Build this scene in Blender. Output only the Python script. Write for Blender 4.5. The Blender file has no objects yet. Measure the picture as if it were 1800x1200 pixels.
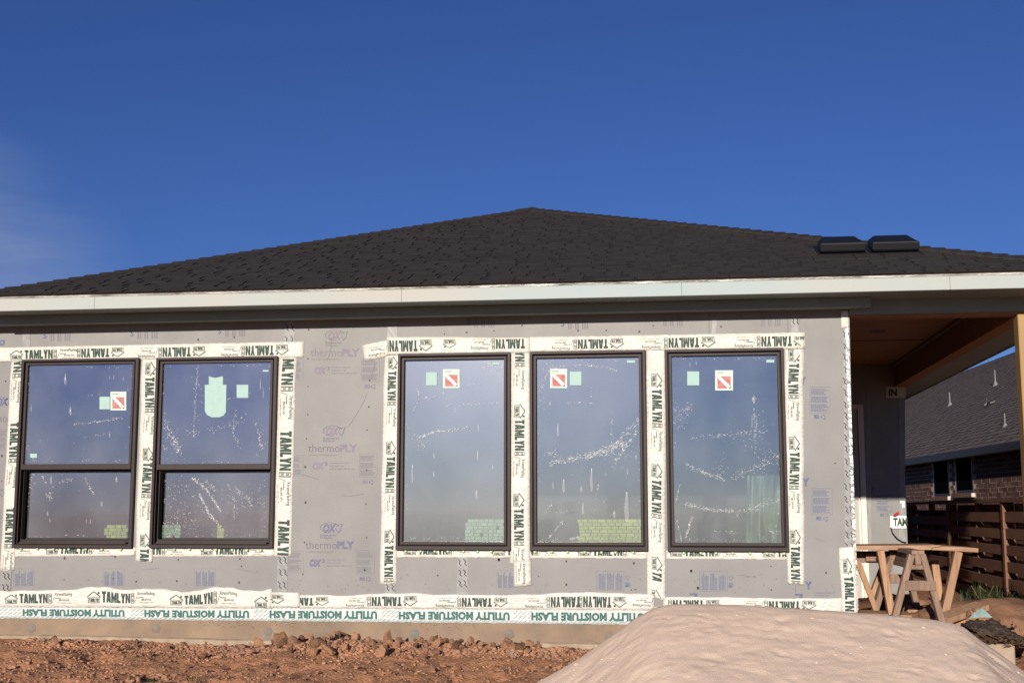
import bpy, bmesh, math, random
import numpy as np
from mathutils import Vector, Matrix

random.seed(7)
rng = np.random.default_rng(7)
sc = bpy.context.scene
COL = sc.collection

# ------------------------------------------------------------------ camera
F, YAW, PITCH = 2188.4, math.radians(7.69), math.radians(7.73)
CAM = np.array([0.0, -10.4, 1.10])
FW = np.array([-math.sin(YAW) * math.cos(PITCH), math.cos(YAW) * math.cos(PITCH), math.sin(PITCH)])
RT = np.array([math.cos(YAW), math.sin(YAW), 0.0])
UP = np.cross(RT, FW)
cam_d = bpy.data.cameras.new("camera")
cam = bpy.data.objects.new("camera", cam_d)
COL.objects.link(cam)
cam_d.sensor_fit = 'HORIZONTAL'
cam_d.sensor_width = 36.0
cam_d.lens = F / 1800 * 36
cam_d.clip_end = 3000
cam.matrix_world = Matrix(((RT[0], UP[0], -FW[0], CAM[0]), (RT[1], UP[1], -FW[1], CAM[1]),
                           (RT[2], UP[2], -FW[2], CAM[2]), (0, 0, 0, 1)))
sc.camera = cam

# ------------------------------------------------------------------ light
SUN_EL, SUN_AZ = math.radians(13.3), math.radians(7.3)      # azimuth: degrees to the left of straight behind the camera
world = bpy.data.worlds.new("World")
sc.world = world
world.use_nodes = True
wn, wl = world.node_tree.nodes, world.node_tree.links
wn.clear()
sky = wn.new("ShaderNodeTexSky")
sky.sky_type = 'NISHITA'
sky.sun_disc = False
sky.sun_elevation = SUN_EL
sky.sun_rotation = math.pi + SUN_AZ
sky.altitude = 600
sky.air_density = 1.0
sky.dust_density = 0.15
sky.ozone_density = 3.5
bg = wn.new("ShaderNodeBackground")
bg.inputs['Strength'].default_value = 0.052
wo = wn.new("ShaderNodeOutputWorld")
# thin cirrus veil low in the north-west of the sky
tc = wn.new("ShaderNodeTexCoord")
mp = wn.new("ShaderNodeMapping")
mp.inputs['Scale'].default_value = (2.5, 2.5, 12.0)
mp.inputs['Rotation'].default_value = (0.25, 0.1, 0.0)
nz = wn.new("ShaderNodeTexNoise")
nz.inputs['Scale'].default_value = 2.0
nz.inputs['Detail'].default_value = 6.0
nz.inputs['Roughness'].default_value = 0.55
cr = wn.new("ShaderNodeMapRange")
cr.inputs['From Min'].default_value = 0.30
cr.inputs['From Max'].default_value = 0.75
dt = wn.new("ShaderNodeVectorMath"); dt.operation = 'DOT_PRODUCT'
cdir = Vector(FW + RT * ((-90 - 900) / F) - UP * ((545 - 600) / F)).normalized()
dt.inputs[1].default_value = cdir
ms = wn.new("ShaderNodeMapRange")
ms.interpolation_type = 'SMOOTHSTEP'
ms.inputs['From Min'].default_value = 0.989
ms.inputs['From Max'].default_value = 1.0
mu = wn.new("ShaderNodeMath"); mu.operation = 'MULTIPLY'
mu2 = wn.new("ShaderNodeMath"); mu2.operation = 'MULTIPLY'; mu2.inputs[1].default_value = 0.75
mx = wn.new("ShaderNodeMix"); mx.data_type = 'RGBA'
mx.inputs[7].default_value = (4.5, 5.5, 8.6, 1)
tint = wn.new("ShaderNodeMix"); tint.data_type = 'RGBA'; tint.blend_type = 'MULTIPLY'
tint.inputs[0].default_value = 1.0
tint.inputs[7].default_value = (0.60, 0.755, 1.32, 1)
wl.new(tc.outputs['Generated'], mp.inputs['Vector'])
wl.new(mp.outputs['Vector'], nz.inputs['Vector'])
wl.new(nz.outputs[0], cr.inputs['Value'])
wl.new(tc.outputs['Generated'], dt.inputs[0])
wl.new(dt.outputs['Value'], ms.inputs['Value'])
wl.new(cr.outputs['Result'], mu.inputs[0])
wl.new(ms.outputs['Result'], mu.inputs[1])
wl.new(mu.outputs[0], mu2.inputs[0])
wl.new(mu2.outputs[0], mx.inputs[0])
wl.new(sky.outputs['Color'], tint.inputs[6])
wl.new(tint.outputs[2], mx.inputs[6])
wl.new(mx.outputs[2], bg.inputs['Color'])
wl.new(bg.outputs['Background'], wo.inputs['Surface'])

sun_d = bpy.data.lights.new("sun", 'SUN')
sun_d.energy = 4.9
sun_d.angle = math.radians(0.53)
sun_d.color = (1.0, 0.91, 0.80)
sun = bpy.data.objects.new("sun", sun_d)
COL.objects.link(sun)
to_sun = Vector((-math.sin(SUN_AZ) * math.cos(SUN_EL), -math.cos(SUN_AZ) * math.cos(SUN_EL), math.sin(SUN_EL)))
sun.rotation_euler = to_sun.to_track_quat('Z', 'Y').to_euler()
sun.location = to_sun * 60

sc.view_settings.view_transform = 'Standard'
sc.view_settings.look = 'None'
sc.view_settings.gamma = 1
sc.view_settings.exposure = 0.15
sc.view_settings.use_curve_mapping = False
sc.cycles.max_bounces = 8
sc.cycles.transparent_max_bounces = 12
sc.cycles.caustics_reflective = False

# ------------------------------------------------------------------ helpers
def ray(x, y):
    return FW + RT * ((x - 900) / F) - UP * ((y - 600) / F)

def P(x, y, Y=0.0):
    """the point of the plane Y that the photograph shows at pixel x, y"""
    d = ray(x, y)
    t = (Y - CAM[1]) / d[1]
    return CAM + d * t

def PX(x, y, X):
    d = ray(x, y)
    return CAM + d * ((X - CAM[0]) / d[0])

def PZ(x, y, Z):
    d = ray(x, y)
    return CAM + d * ((Z - CAM[2]) / d[2])

def _hash(ix, iy, seed):
    h = (ix.astype(np.int64) * 374761393 + iy.astype(np.int64) * 668265263 + seed * 974711) & 0x7fffffff
    h = ((h ^ (h >> 13)) * 1274126177) & 0x7fffffff
    return ((h ^ (h >> 16)) & 0xffff) / 65535.0

def vnoise(x, y, seed=0):
    x = np.asarray(x, float); y = np.asarray(y, float)
    ix, iy = np.floor(x), np.floor(y)
    fx, fy = x - ix, y - iy
    fx = fx * fx * (3 - 2 * fx); fy = fy * fy * (3 - 2 * fy)
    a = _hash(ix, iy, seed); b = _hash(ix + 1, iy, seed)
    c = _hash(ix, iy + 1, seed); d = _hash(ix + 1, iy + 1, seed)
    return (a * (1 - fx) + b * fx) * (1 - fy) + (c * (1 - fx) + d * fx) * fy - 0.5

def fbm(x, y, seed=0, octv=4, rough=0.5):
    s, a, f = 0, 1.0, 1.0
    for o in range(octv):
        s = s + a * vnoise(np.asarray(x) * f + o * 17.3, np.asarray(y) * f + o * 9.1, seed + o)
        a *= rough; f *= 2.03
    return s

class MB:
    """collects shapes into one mesh"""
    def __init__(self):
        self.v, self.f, self.m = [], [], []
    def add(self, vs, fs, mi=0):
        b = len(self.v)
        self.v.extend([tuple(map(float, q)) for q in vs])
        for q in fs:
            self.f.append(tuple(b + i for i in q)); self.m.append(mi)
    def box(self, x0, x1, y0, y1, z0, z1, mi=0):
        vs = [(x, y, z) for z in (z0, z1) for y in (y0, y1) for x in (x0, x1)]
        self.add(vs, BOXF, mi)
    def hexa(self, c, mi=0):
        """8 corners: bottom four (ccw from above) then top four"""
        self.add(c, [(3, 2, 1, 0), (4, 5, 6, 7), (0, 1, 5, 4), (1, 2, 6, 5), (2, 3, 7, 6), (3, 0, 4, 7)], mi)
    def tab(self, c):
        """a shingle tab: granules on top, dark cut edges"""
        self.hexa(c); self.m[-6:] = [1, 0, 1, 1, 1, 1]
    def bar(self, a, b, w, t, side=None, mi=0, taper=1.0):
        """a bar from a to b, w wide along `side`, t thick"""
        a, b = Vector(a), Vector(b)
        d = (b - a).normalized()
        s = Vector(side) if side is not None else Vector((0, 0, 1)).cross(d)
        s = (s - d * s.dot(d)).normalized()
        n = d.cross(s)
        c = []
        for p, k in ((a, 1), (b, taper)):
            for u, q in ((-1, -1), (1, -1), (1, 1), (-1, 1)):
                c.append(p + s * (u * w / 2 * k) + n * (q * t / 2 * k))
        self.hexa(c, mi)
    def tube(self, pts, r, n=8, mi=0, cap=True):
        pts = [Vector(p) for p in pts]
        rings = []
        for i, p in enumerate(pts):
            d = (pts[min(i + 1, len(pts) - 1)] - pts[max(i - 1, 0)]).normalized()
            s = d.orthogonal().normalized() if i == 0 else (ps - d * ps.dot(d)).normalized()
            ps = s
            t = d.cross(s)
            rr = r[i] if isinstance(r, (list, tuple)) else r
            rings.append([p + (s * math.cos(2 * math.pi * k / n) + t * math.sin(2 * math.pi * k / n)) * rr for k in range(n)])
        vs = [q for rg in rings for q in rg]
        fs = []
        for i in range(len(pts) - 1):
            for k in range(n):
                fs.append((i * n + k, i * n + (k + 1) % n, (i + 1) * n + (k + 1) % n, (i + 1) * n + k))
        if cap:
            fs.append(tuple(range(n))[::-1]); fs.append(tuple(range((len(pts) - 1) * n, len(pts) * n)))
        self.add(vs, fs, mi)
    def build(self, name, mats, parent=None, smooth=False):
        me = bpy.data.meshes.new(name)
        me.from_pydata(self.v, [], self.f)
        mats = mats if isinstance(mats, (list, tuple)) else [mats]
        for m in mats:
            me.materials.append(m)
        if len(mats) > 1:
            me.polygons.foreach_set('material_index', self.m)
        if smooth:
            me.polygons.foreach_set('use_smooth', [True] * len(me.polygons))
        me.update()
        return link(name, me, parent)

BOXF = [(0, 2, 3, 1), (4, 5, 7, 6), (0, 1, 5, 4), (2, 6, 7, 3), (0, 4, 6, 2), (1, 3, 7, 5)]

def link(name, me, parent=None, loc=None):
    o = bpy.data.objects.new(name, me)
    COL.objects.link(o)
    if parent is not None:
        o.parent = parent
    if loc is not None:
        o.location = loc
    return o

def thing(name, label, cat, group=None, loc=(0, 0, 0)):
    o = bpy.data.objects.new(name, None)
    o.empty_display_size = 0.2
    COL.objects.link(o)
    o.location = loc
    return tag(o, label, cat, group)

def tag(o, label, cat, group=None):
    o['label'] = label; o['category'] = cat
    if group:
        o['group'] = group
    return o

def bevel(o, w, seg=1):
    m = o.modifiers.new("bevel", 'BEVEL'); m.width = w; m.segments = seg; m.limit_method = 'ANGLE'
    return o

# ------------------------------------------------------------------ materials
def mat(name, col, rough=0.7, var=0.0, vscale=8.0, bump=0.0, bscale=60.0, spec=0.3, col2=None, metal=0.0,
        stretch=(1, 1, 1), rnd=0.0, detail=5.0, dist=0.01, sharp=False):
    m = bpy.data.materials.new(name)
    m.use_nodes = True
    n, l = m.node_tree.nodes, m.node_tree.links
    b = n['Principled BSDF']
    b.inputs['Roughness'].default_value = rough
    b.inputs['Specular IOR Level'].default_value = spec
    b.inputs['Metallic'].default_value = metal
    b.inputs['Base Color'].default_value = (*col, 1)
    t = n.new("ShaderNodeTexCoord")
    mpn = n.new("ShaderNodeMapping"); mpn.inputs['Scale'].default_value = stretch
    l.new(t.outputs['Object'], mpn.inputs['Vector'])
    out = None
    if var > 0 or col2:
        z = n.new("ShaderNodeTexNoise"); z.inputs['Scale'].default_value = vscale
        z.inputs['Detail'].default_value = detail; z.inputs['Roughness'].default_value = 0.6
        l.new(mpn.outputs[0], z.inputs['Vector'])
        rmp = n.new("ShaderNodeMapRange")
        rmp.inputs['From Min'].default_value = 0.42 if sharp else 0.3
        rmp.inputs['From Max'].default_value = 0.58 if sharp else 0.7
        l.new(z.outputs[0], rmp.inputs['Value'])
        mixn = n.new("ShaderNodeMix"); mixn.data_type = 'RGBA'
        c2 = col2 if col2 else tuple(c * (1 - var) for c in col)
        mixn.inputs[6].default_value = (*col, 1); mixn.inputs[7].default_value = (*c2, 1)
        l.new(rmp.outputs[0], mixn.inputs[0])
        out = mixn.outputs[2]
    if rnd > 0:
        oi = n.new("ShaderNodeObjectInfo")
        hs = n.new("ShaderNodeHueSaturation")
        mr = n.new("ShaderNodeMapRange")
        mr.inputs['To Min'].default_value = 1 - rnd; mr.inputs['To Max'].default_value = 1 + rnd
        l.new(oi.outputs['Random'], mr.inputs['Value'])
        l.new(mr.outputs[0], hs.inputs['Value'])
        if out:
            l.new(out, hs.inputs['Color'])
        else:
            hs.inputs['Color'].default_value = (*col, 1)
        out = hs.outputs[0]
    if out:
        l.new(out, b.inputs['Base Color'])
    if bump > 0:
        z2 = n.new("ShaderNodeTexNoise"); z2.inputs['Scale'].default_value = bscale
        z2.inputs['Detail'].default_value = 4
        l.new(mpn.outputs[0], z2.inputs['Vector'])
        bp = n.new("ShaderNodeBump"); bp.inputs['Strength'].default_value = bump
        bp.inputs['Distance'].default_value = dist
        l.new(z2.outputs[0], bp.inputs['Height'])
        l.new(bp.outputs[0], b.inputs['Normal'])
    return m

M = {}
M['panel'] = mat('grey sheathing board', (0.258, 0.252, 0.242), 0.55, 0.20, 2.1, 0.10, 70, 0.35, detail=9)
M['tape'] = mat('cream flashing tape', (0.655, 0.63, 0.565), 0.42, 0.08, 4, 0.0, 14, 0.35)
M['moist'] = mat('white moisture flashing', (0.60, 0.64, 0.62), 0.42, 0.10, 9, 0.0, 22, 0.35)
def crinkle(m, sc, k):
    """sharp creases of a stuck-on film: ridged noise over a soft swell"""
    n, l = m.node_tree.nodes, m.node_tree.links
    t = n.new("ShaderNodeTexCoord")
    mp_ = n.new("ShaderNodeMapping"); mp_.inputs['Rotation'].default_value = (0, .6, 0); mp_.inputs['Scale'].default_value = (1, 1, 2.2)
    l.new(t.outputs['Object'], mp_.inputs['Vector'])
    a = n.new("ShaderNodeTexNoise"); a.inputs['Scale'].default_value = sc; a.inputs['Detail'].default_value = 3; a.inputs['Distortion'].default_value = .8
    l.new(mp_.outputs[0], a.inputs['Vector'])
    s1 = n.new("ShaderNodeMath"); s1.operation = 'SUBTRACT'; s1.inputs[1].default_value = .5
    s2 = n.new("ShaderNodeMath"); s2.operation = 'ABSOLUTE'
    s3 = n.new("ShaderNodeMath"); s3.operation = 'POWER'; s3.inputs[1].default_value = .6
    l.new(a.outputs[0], s1.inputs[0]); l.new(s1.outputs[0], s2.inputs[0]); l.new(s2.outputs[0], s3.inputs[0])
    bp = n.new("ShaderNodeBump"); bp.inputs['Strength'].default_value = k; bp.inputs['Distance'].default_value = .02; bp.invert = True
    l.new(s3.outputs[0], bp.inputs['Height']); l.new(bp.outputs[0], n['Principled BSDF'].inputs['Normal'])
crinkle(M['tape'], 8, .58); crinkle(M['moist'], 15, .5)
M['ink'] = mat('dark green ink', (0.018, 0.046, 0.034), 0.6, 0, col2=(0.06, 0.095, 0.08), vscale=90, spec=0.2, sharp=True)
M['ink_teal'] = mat('teal ink', (0.035, 0.115, 0.10), 0.6, 0, col2=(0.07, 0.165, 0.15), vscale=40, spec=0.2)
M['ink_hatch'] = mat('grey green hatch ink', (0.22, 0.27, 0.28), 0.6, 0, col2=(0.36, 0.41, 0.41), vscale=20, spec=0.2)
M['ink_blue'] = mat('faded violet ink', (0.145, 0.13, 0.235), 0.7, 0, col2=(0.19, 0.18, 0.25), vscale=30, spec=0.2)
M['ink_pink'] = mat('faded purple ink', (0.225, 0.185, 0.255), 0.7, 0, col2=(0.25, 0.225, 0.25), vscale=30, spec=0.2)
M['ink_sky'] = mat('blue ink', (0.10, 0.125, 0.235), 0.7, 0, col2=(0.15, 0.165, 0.24), vscale=30, spec=0.2)
M['ink_thin'] = mat('thin grey violet ink', (0.14, 0.13, 0.17), 0.7, spec=0.2)
M['ink_pale'] = mat('pale grey violet ink', (0.195, 0.188, 0.22), 0.7, spec=0.2)
M['scuff'] = mat('grey scuff', (0.19, 0.175, 0.155), 0.8, spec=0.1)
M['nail'] = mat('nail head', (0.03, 0.028, 0.025), 0.5)
M['washer'] = mat('green nail washer', (0.22, 0.38, 0.16), 0.5)
M['foil'] = mat('clear silver seam tape', (0.275, 0.275, 0.27), 0.45, 0.2, 10, 0.3, 18, 0.4, metal=0.0, dist=0.008)
M['foil2'] = mat('crinkled silver corner tape', (0.30, 0.30, 0.30), 0.3, 0, 30, 0.6, 26, 0.6, metal=0.2, col2=(0.12, 0.12, 0.12), dist=0.015)
M['recess_shade'] = mat('painted sash shade', (0.005, 0.005, 0.005), 0.95, spec=0.02)  # matte black painted in as the shade of the lower sash recess
M['frame'] = mat('dark bronze vinyl', (0.032, 0.021, 0.020), 0.5, 0.2, 20, 0.03, 80, 0.25)
M['fascia'] = mat('primed fascia board', (0.325, 0.42, 0.435), 0.6, 0, col2=(0.425, 0.41, 0.365), vscale=0.42, detail=3, bump=0.04, bscale=40)
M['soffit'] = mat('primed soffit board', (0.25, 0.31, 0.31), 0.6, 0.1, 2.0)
M['drip'] = mat('dirty metal drip edge', (0.62, 0.62, 0.58), 0.4, 0, col2=(0.10, 0.10, 0.085), vscale=9, detail=8, metal=0.2, bump=0.5, bscale=50, stretch=(0.5, 1, 3), dist=0.008)
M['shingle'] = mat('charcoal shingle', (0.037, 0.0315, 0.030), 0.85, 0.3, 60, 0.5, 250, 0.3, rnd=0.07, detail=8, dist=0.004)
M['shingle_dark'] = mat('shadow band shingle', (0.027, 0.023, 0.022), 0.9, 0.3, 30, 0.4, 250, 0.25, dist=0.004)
M['vent'] = mat('black plastic vent', (0.007, 0.007, 0.009), 0.55, spec=0.3)
M['concrete'] = mat('stained concrete', (0.32, 0.225, 0.15), 0.85, 0, col2=(0.20, 0.15, 0.11), vscale=3.1, bump=0.35, bscale=70, detail=9, dist=0.006)
M['concrete_pale'] = mat('pale concrete lip', (0.42, 0.325, 0.235), 0.85, 0.4, 7, 0.6, 60, dist=0.006)
M['patch'] = mat('grey mortar patch', (0.235, 0.205, 0.165), 0.9, 0.25, 30, 0.4, 90, dist=0.004)
M['lumber'] = mat('new softwood', (0.45, 0.275, 0.165), 0.7, 0, col2=(0.27, 0.15, 0.085), vscale=14, stretch=(3, 3, .35), bump=0.3, bscale=70, rnd=0.12)
M['lumber_h'] = mat('new softwood board', (0.46, 0.28, 0.17), 0.7, 0, col2=(0.27, 0.155, 0.09), vscale=14, stretch=(.35, 3, 3), bump=0.3, bscale=70, rnd=0.1)
M['lumber_old'] = mat('weathered softwood', (0.34, 0.22, 0.155), 0.8, 0, col2=(0.19, 0.125, 0.09), vscale=14, stretch=(3, 3, .35), bump=0.4, bscale=70, rnd=0.12)
M['porch_wood'] = mat('brown porch plywood', (0.36, 0.175, 0.075), 0.65, 0.3, 3, 0.1, 60, stretch=(1, 6, 1))
M['column'] = mat('yellow tan post wrap', (0.40, 0.255, 0.11), 0.6, 0.2, 4, stretch=(1, 1, 0.2))
M['trim'] = mat('white door trim', (0.74, 0.68, 0.60), 0.5, 0.06, 4)
M['door'] = mat('grey door', (0.42, 0.40, 0.35), 0.5)
M['room'] = mat('bare interior', (0.10, 0.095, 0.09), 0.9, 0.3, 2)
M['fence'] = mat('brown stained fence board', (0.20, 0.100, 0.064), 0.75, 0.3, 5, 0.15, 60, stretch=(6, 1, 8), rnd=0.15)
M['brick'] = mat('red brown brick', (0.20, 0.095, 0.065), 0.85, 0, col2=(0.10, 0.055, 0.045), vscale=9, bump=0.3, bscale=120, rnd=0.35, dist=0.005)
M['mortar'] = mat('pale mortar', (0.60, 0.52, 0.45), 0.9, 0.2, 30)
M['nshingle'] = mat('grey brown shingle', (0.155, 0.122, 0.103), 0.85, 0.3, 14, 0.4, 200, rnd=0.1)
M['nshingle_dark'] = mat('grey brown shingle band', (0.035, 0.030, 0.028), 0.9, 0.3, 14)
M['gutter'] = mat('dark gutter', (0.030, 0.024, 0.024), 0.5)
M['dark_glass'] = mat('dark window glass', (0.004, 0.0045, 0.006), 0.9, spec=0.0)
M['pipe'] = mat('grey vent pipe', (0.26, 0.24, 0.23), 0.5, 0.2, 20)
M['sand'] = mat('pale sand', (0.78, 0.60, 0.46), 0.95, 0, col2=(0.70, 0.535, 0.41), vscale=3.5, bump=0.8, bscale=120, spec=0.1, detail=9, dist=0.006)
M['mint'] = mat('mint paper', (0.36, 0.52, 0.47), 0.6, 0.1, 20)
M['sticker'] = mat('pale sticker paper', (0.52, 0.62, 0.56), 0.6, 0.08, 20)
M['red'] = mat('red print', (0.42, 0.07, 0.08), 0.6, 0, col2=(0.45, 0.26, 0.23), vscale=26)
M['white'] = mat('white print', (0.72, 0.72, 0.68), 0.6)
M['rubber'] = mat('red plastic scrap', (0.45, 0.03, 0.03), 0.5)
M['black'] = mat('black plastic', (0.012, 0.012, 0.013), 0.5)
M['stack'] = mat('yellow green boards', (0.66, 0.68, 0.22), 0.8, 0, col2=(0.50, 0.53, 0.16), vscale=8, rnd=0.14)
M['stack_b'] = mat('pale green boards', (0.42, 0.58, 0.46), 0.8, 0, col2=(0.34, 0.48, 0.38), vscale=8, rnd=0.2)
M['greenfilm'] = mat('pale green plastic sheet', (0.25, 0.32, 0.25), 0.35, 0.3, 5)
M['sheet'] = mat('muddy dark sheet', (0.085, 0.058, 0.040), 0.85, 0, col2=(0.05, 0.034, 0.026), vscale=7, bump=0.6, bscale=35, rnd=0, dist=0.02)
M['mintfilm'] = mat('mint plastic scrap', (0.45, 0.62, 0.54), 0.35, 0.15, 9)
M['weed'] = mat('green weed', (0.040, 0.066, 0.020), 0.6, 0.4, 12)
M['straw'] = mat('dry stalk', (0.20, 0.13, 0.075), 0.8)
M['whitescrap'] = mat('white plastic scrap', (0.80, 0.80, 0.78), 0.4)
M['litter'] = mat('brown bark litter', (0.17, 0.095, 0.06), 0.9, 0.5, 25)

# red soil: colour varies with clay, dark damp crumbs and pale dust
def soil_mat(name, rnd=0.0):
    m = mat(name, (0.51, 0.25, 0.128), 0.95, 0, col2=(0.33, 0.165, 0.095), vscale=3.2, bump=0.7, bscale=55, spec=0.1, detail=10, dist=0.02, rnd=rnd)
    return m
M['soil'] = soil_mat('red soil')
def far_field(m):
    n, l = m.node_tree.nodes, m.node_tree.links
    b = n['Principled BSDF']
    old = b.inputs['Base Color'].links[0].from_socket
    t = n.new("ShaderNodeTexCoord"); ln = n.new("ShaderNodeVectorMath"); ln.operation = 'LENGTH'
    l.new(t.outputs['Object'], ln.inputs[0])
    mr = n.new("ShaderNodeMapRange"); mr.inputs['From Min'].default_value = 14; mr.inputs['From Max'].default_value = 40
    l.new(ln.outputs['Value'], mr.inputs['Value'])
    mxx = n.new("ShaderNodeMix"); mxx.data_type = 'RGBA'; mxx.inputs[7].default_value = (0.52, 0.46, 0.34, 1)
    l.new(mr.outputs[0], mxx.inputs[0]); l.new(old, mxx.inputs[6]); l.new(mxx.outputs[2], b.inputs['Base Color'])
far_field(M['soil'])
M['clod'] = mat('soil clod', (0.42, 0.22, 0.125), 0.95, 0, col2=(0.24, 0.135, 0.085), vscale=6, bump=0.7, bscale=60, spec=0.1, rnd=0.45, dist=0.01)
M['crumb'] = mat('soil crumbs', (0.52, 0.275, 0.16), 0.95, 0, col2=(0.22, 0.125, 0.088), vscale=2.4, spec=0.1, detail=9)

def glass_mat(name, refl, tint_r, through, bumps, haze=0.016):
    m = bpy.data.materials.new(name); m.use_nodes = True
    n, l = m.node_tree.nodes, m.node_tree.links
    n.clear()
    o = n.new("ShaderNodeOutputMaterial")
    tr = n.new("ShaderNodeBsdfTransparent"); tr.inputs[0].default_value = (*through, 1)
    gl = n.new("ShaderNodeBsdfGlossy"); gl.inputs['Roughness'].default_value = 0.03
    gl.inputs['Color'].default_value = (*tint_r, 1)
    mixs = n.new("ShaderNodeMixShader"); mixs.inputs[0].default_value = refl
    t = n.new("ShaderNodeTexCoord")
    z = n.new("ShaderNodeTexNoise"); z.inputs['Scale'].default_value = 4.5; z.inputs['Detail'].default_value = 5
    l.new(t.outputs['Object'], z.inputs['Vector'])
    bp = n.new("ShaderNodeBump"); bp.inputs['Strength'].default_value = bumps; bp.inputs['Distance'].default_value = 0.02
    l.new(z.outputs[0], bp.inputs['Height'])
    l.new(bp.outputs[0], gl.inputs['Normal'])
    # faint milky film on the outside of the glass
    df = n.new("ShaderNodeBsdfDiffuse"); df.inputs[0].default_value = (0.60, 0.62, 0.66, 1)
    z3 = n.new("ShaderNodeTexNoise"); z3.inputs['Scale'].default_value = 2.2; z3.inputs['Detail'].default_value = 6
    l.new(t.outputs['Object'], z3.inputs['Vector'])
    r3 = n.new("ShaderNodeMapRange")
    r3.inputs['From Min'].default_value = 0.3; r3.inputs['From Max'].default_value = 0.75
    r3.inputs['To Min'].default_value = 0.03; r3.inputs['To Max'].default_value = 0.13
    l.new(z3.outputs[0], r3.inputs['Value'])
    mix2 = n.new("ShaderNodeMixShader")
    l.new(r3.outputs[0], mix2.inputs[0])
    l.new(tr.outputs[0], mixs.inputs[1]); l.new(gl.outputs[0], mixs.inputs[2])
    hz = n.new("ShaderNodeBsdfGlossy"); hz.inputs['Roughness'].default_value = 0.30; hz.inputs['Color'].default_value = (0.8, 0.82, 0.85, 1)
    mix3 = n.new("ShaderNodeMixShader"); mix3.inputs[0].default_value = haze
    l.new(mixs.outputs[0], mix3.inputs[1]); l.new(hz.outputs[0], mix3.inputs[2])
    l.new(mix3.outputs[0], mix2.inputs[1]); l.new(df.outputs[0], mix2.inputs[2])
    l.new(mix2.outputs[0], o.inputs[0])
    return m
M['pane_violet'] = glass_mat('film covered glass, violet cast', 0.37, (0.92, 0.83, 0.99), (0.78, 0.86, 0.78), 0.012, .011)
for _k, _h in (('glare', .021), ('blue', .012), ('clear', .006)):
    M['pane_' + _k] = glass_mat('film covered glass, ' + _k, 0.35, (0.82, 0.93, 1.0), (0.78, 0.86, 0.78), 0.012, _h)

def film_mat(name, alpha):
    m = bpy.data.materials.new(name); m.use_nodes = True
    n, l = m.node_tree.nodes, m.node_tree.links
    b = n['Principled BSDF']
    b.inputs['Base Color'].default_value = (0.9, 0.9, 0.9, 1)
    b.inputs['Roughness'].default_value = 0.2
    b.inputs['Alpha'].default_value = alpha
    return m
M['crease'] = film_mat('shiny film crease', 0.75)
M['bubble'] = film_mat('film bubble', 0.17)

# ------------------------------------------------------------------ lettering
_TXT = {}
def text_geo(s, off=0.0, shear=0.0, sp=1.0):
    key = (s, off, shear, sp)
    if key in _TXT:
        return _TXT[key]
    cu = bpy.data.curves.new("lettering", 'FONT')
    cu.body = s; cu.resolution_u = 2; cu.offset = off; cu.shear = shear; cu.space_character = sp
    o = bpy.data.objects.new("lettering", cu)
    COL.objects.link(o)
    bpy.context.view_layer.update()
    me = o.to_mesh()
    v = np.array([q.co[:2] for q in me.vertices]); f = [tuple(p.vertices) for p in me.polygons]
    o.to_mesh_clear()
    bpy.data.objects.remove(o); bpy.data.curves.remove(cu)
    lo, hi = v.min(0), v.max(0)
    _TXT[key] = ((v - lo) / (hi - lo), f)
    return _TXT[key]

def quads(qs):
    v, f = [], []
    for q in qs:
        f.append(tuple(range(len(v), len(v) + len(q)))); v.extend(q)
    return np.array(v, float), f

# heavy condensed capitals, each in a unit box
_L = {
 'T': [[(0, .76), (1, .76), (1, 1), (0, 1)], [(.26, 0), (.74, 0), (.74, .76), (.26, .76)]],
 'A': [[(0, 0), (.40, 0), (.56, 1), (.22, 1)], [(.60, 0), (1, 0), (.78, 1), (.44, 1)], [(.30, .16), (.70, .16), (.66, .38), (.34, .38)]],
 'M': [[(0, 0), (.30, 0), (.30, 1), (0, 1)], [(.70, 0), (1, 0), (1, 1), (.70, 1)], [(.30, 1), (.30, .50), (.42, 0), (.50, 0), (.50, .55)], [(.70, 1), (.50, .55), (.50, 0), (.58, 0), (.70, .50)]],
 'L': [[(0, 0), (.46, 0), (.46, 1), (0, 1)], [(.46, 0), (1, 0), (1, .25), (.46, .25)]],
 'Y': [[(.27, 0), (.73, 0), (.73, .45), (.27, .45)], [(.27, .45), (.56, .45), (.42, 1), (0, 1)], [(.44, .45), (.73, .45), (1, 1), (.58, 1)]],
 'N': [[(0, 0), (.36, 0), (.36, 1), (0, 1)], [(.64, 0), (1, 0), (1, 1), (.64, 1)], [(.36, 1), (.36, .55), (.64, 0), (.64, .45)]],
}
_W = {'T': .85, 'A': .98, 'M': 1.16, 'L': .76, 'Y': .92, 'N': 1.0}
def block_word(s):
    x, out = 0, []
    for ch in s:
        for q in _L[ch]:
            out.append([(x + a * _W[ch], b) for a, b in q])
        x += _W[ch] + 0.06
    x -= 0.06
    return quads([[(a / x, b) for a, b in q] for q in out])
def line(p, q, w):
    d = np.array(q, float) - np.array(p, float); d /= np.hypot(*d); n = np.array([-d[1], d[0]]) * w / 2
    return [tuple(np.array(p) - n), tuple(np.array(q) - n), tuple(np.array(q) + n), tuple(np.array(p) + n)]
def logo_geo():
    qs = [line((.10, .04), (.90, .04), .05), line((.10, .02), (.10, .50), .045), line((.90, .02), (.90, .50), .045),
          line((.10, .48), (.90, .48), .03), line((0, .50), (.5, .95), .075), (line((.5, .95), (1, .50), .075)),
          [(.78, .74), (.92, .74), (.92, .92), (.78, .92)]]
    v, f = quads(qs)
    w, g = block_word("TAMLYN")
    w = w * [.68, .32] + [.16, .10]
    return np.vstack([v, w]), f + [tuple(len(v) + i for i in q) for q in g]
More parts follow.
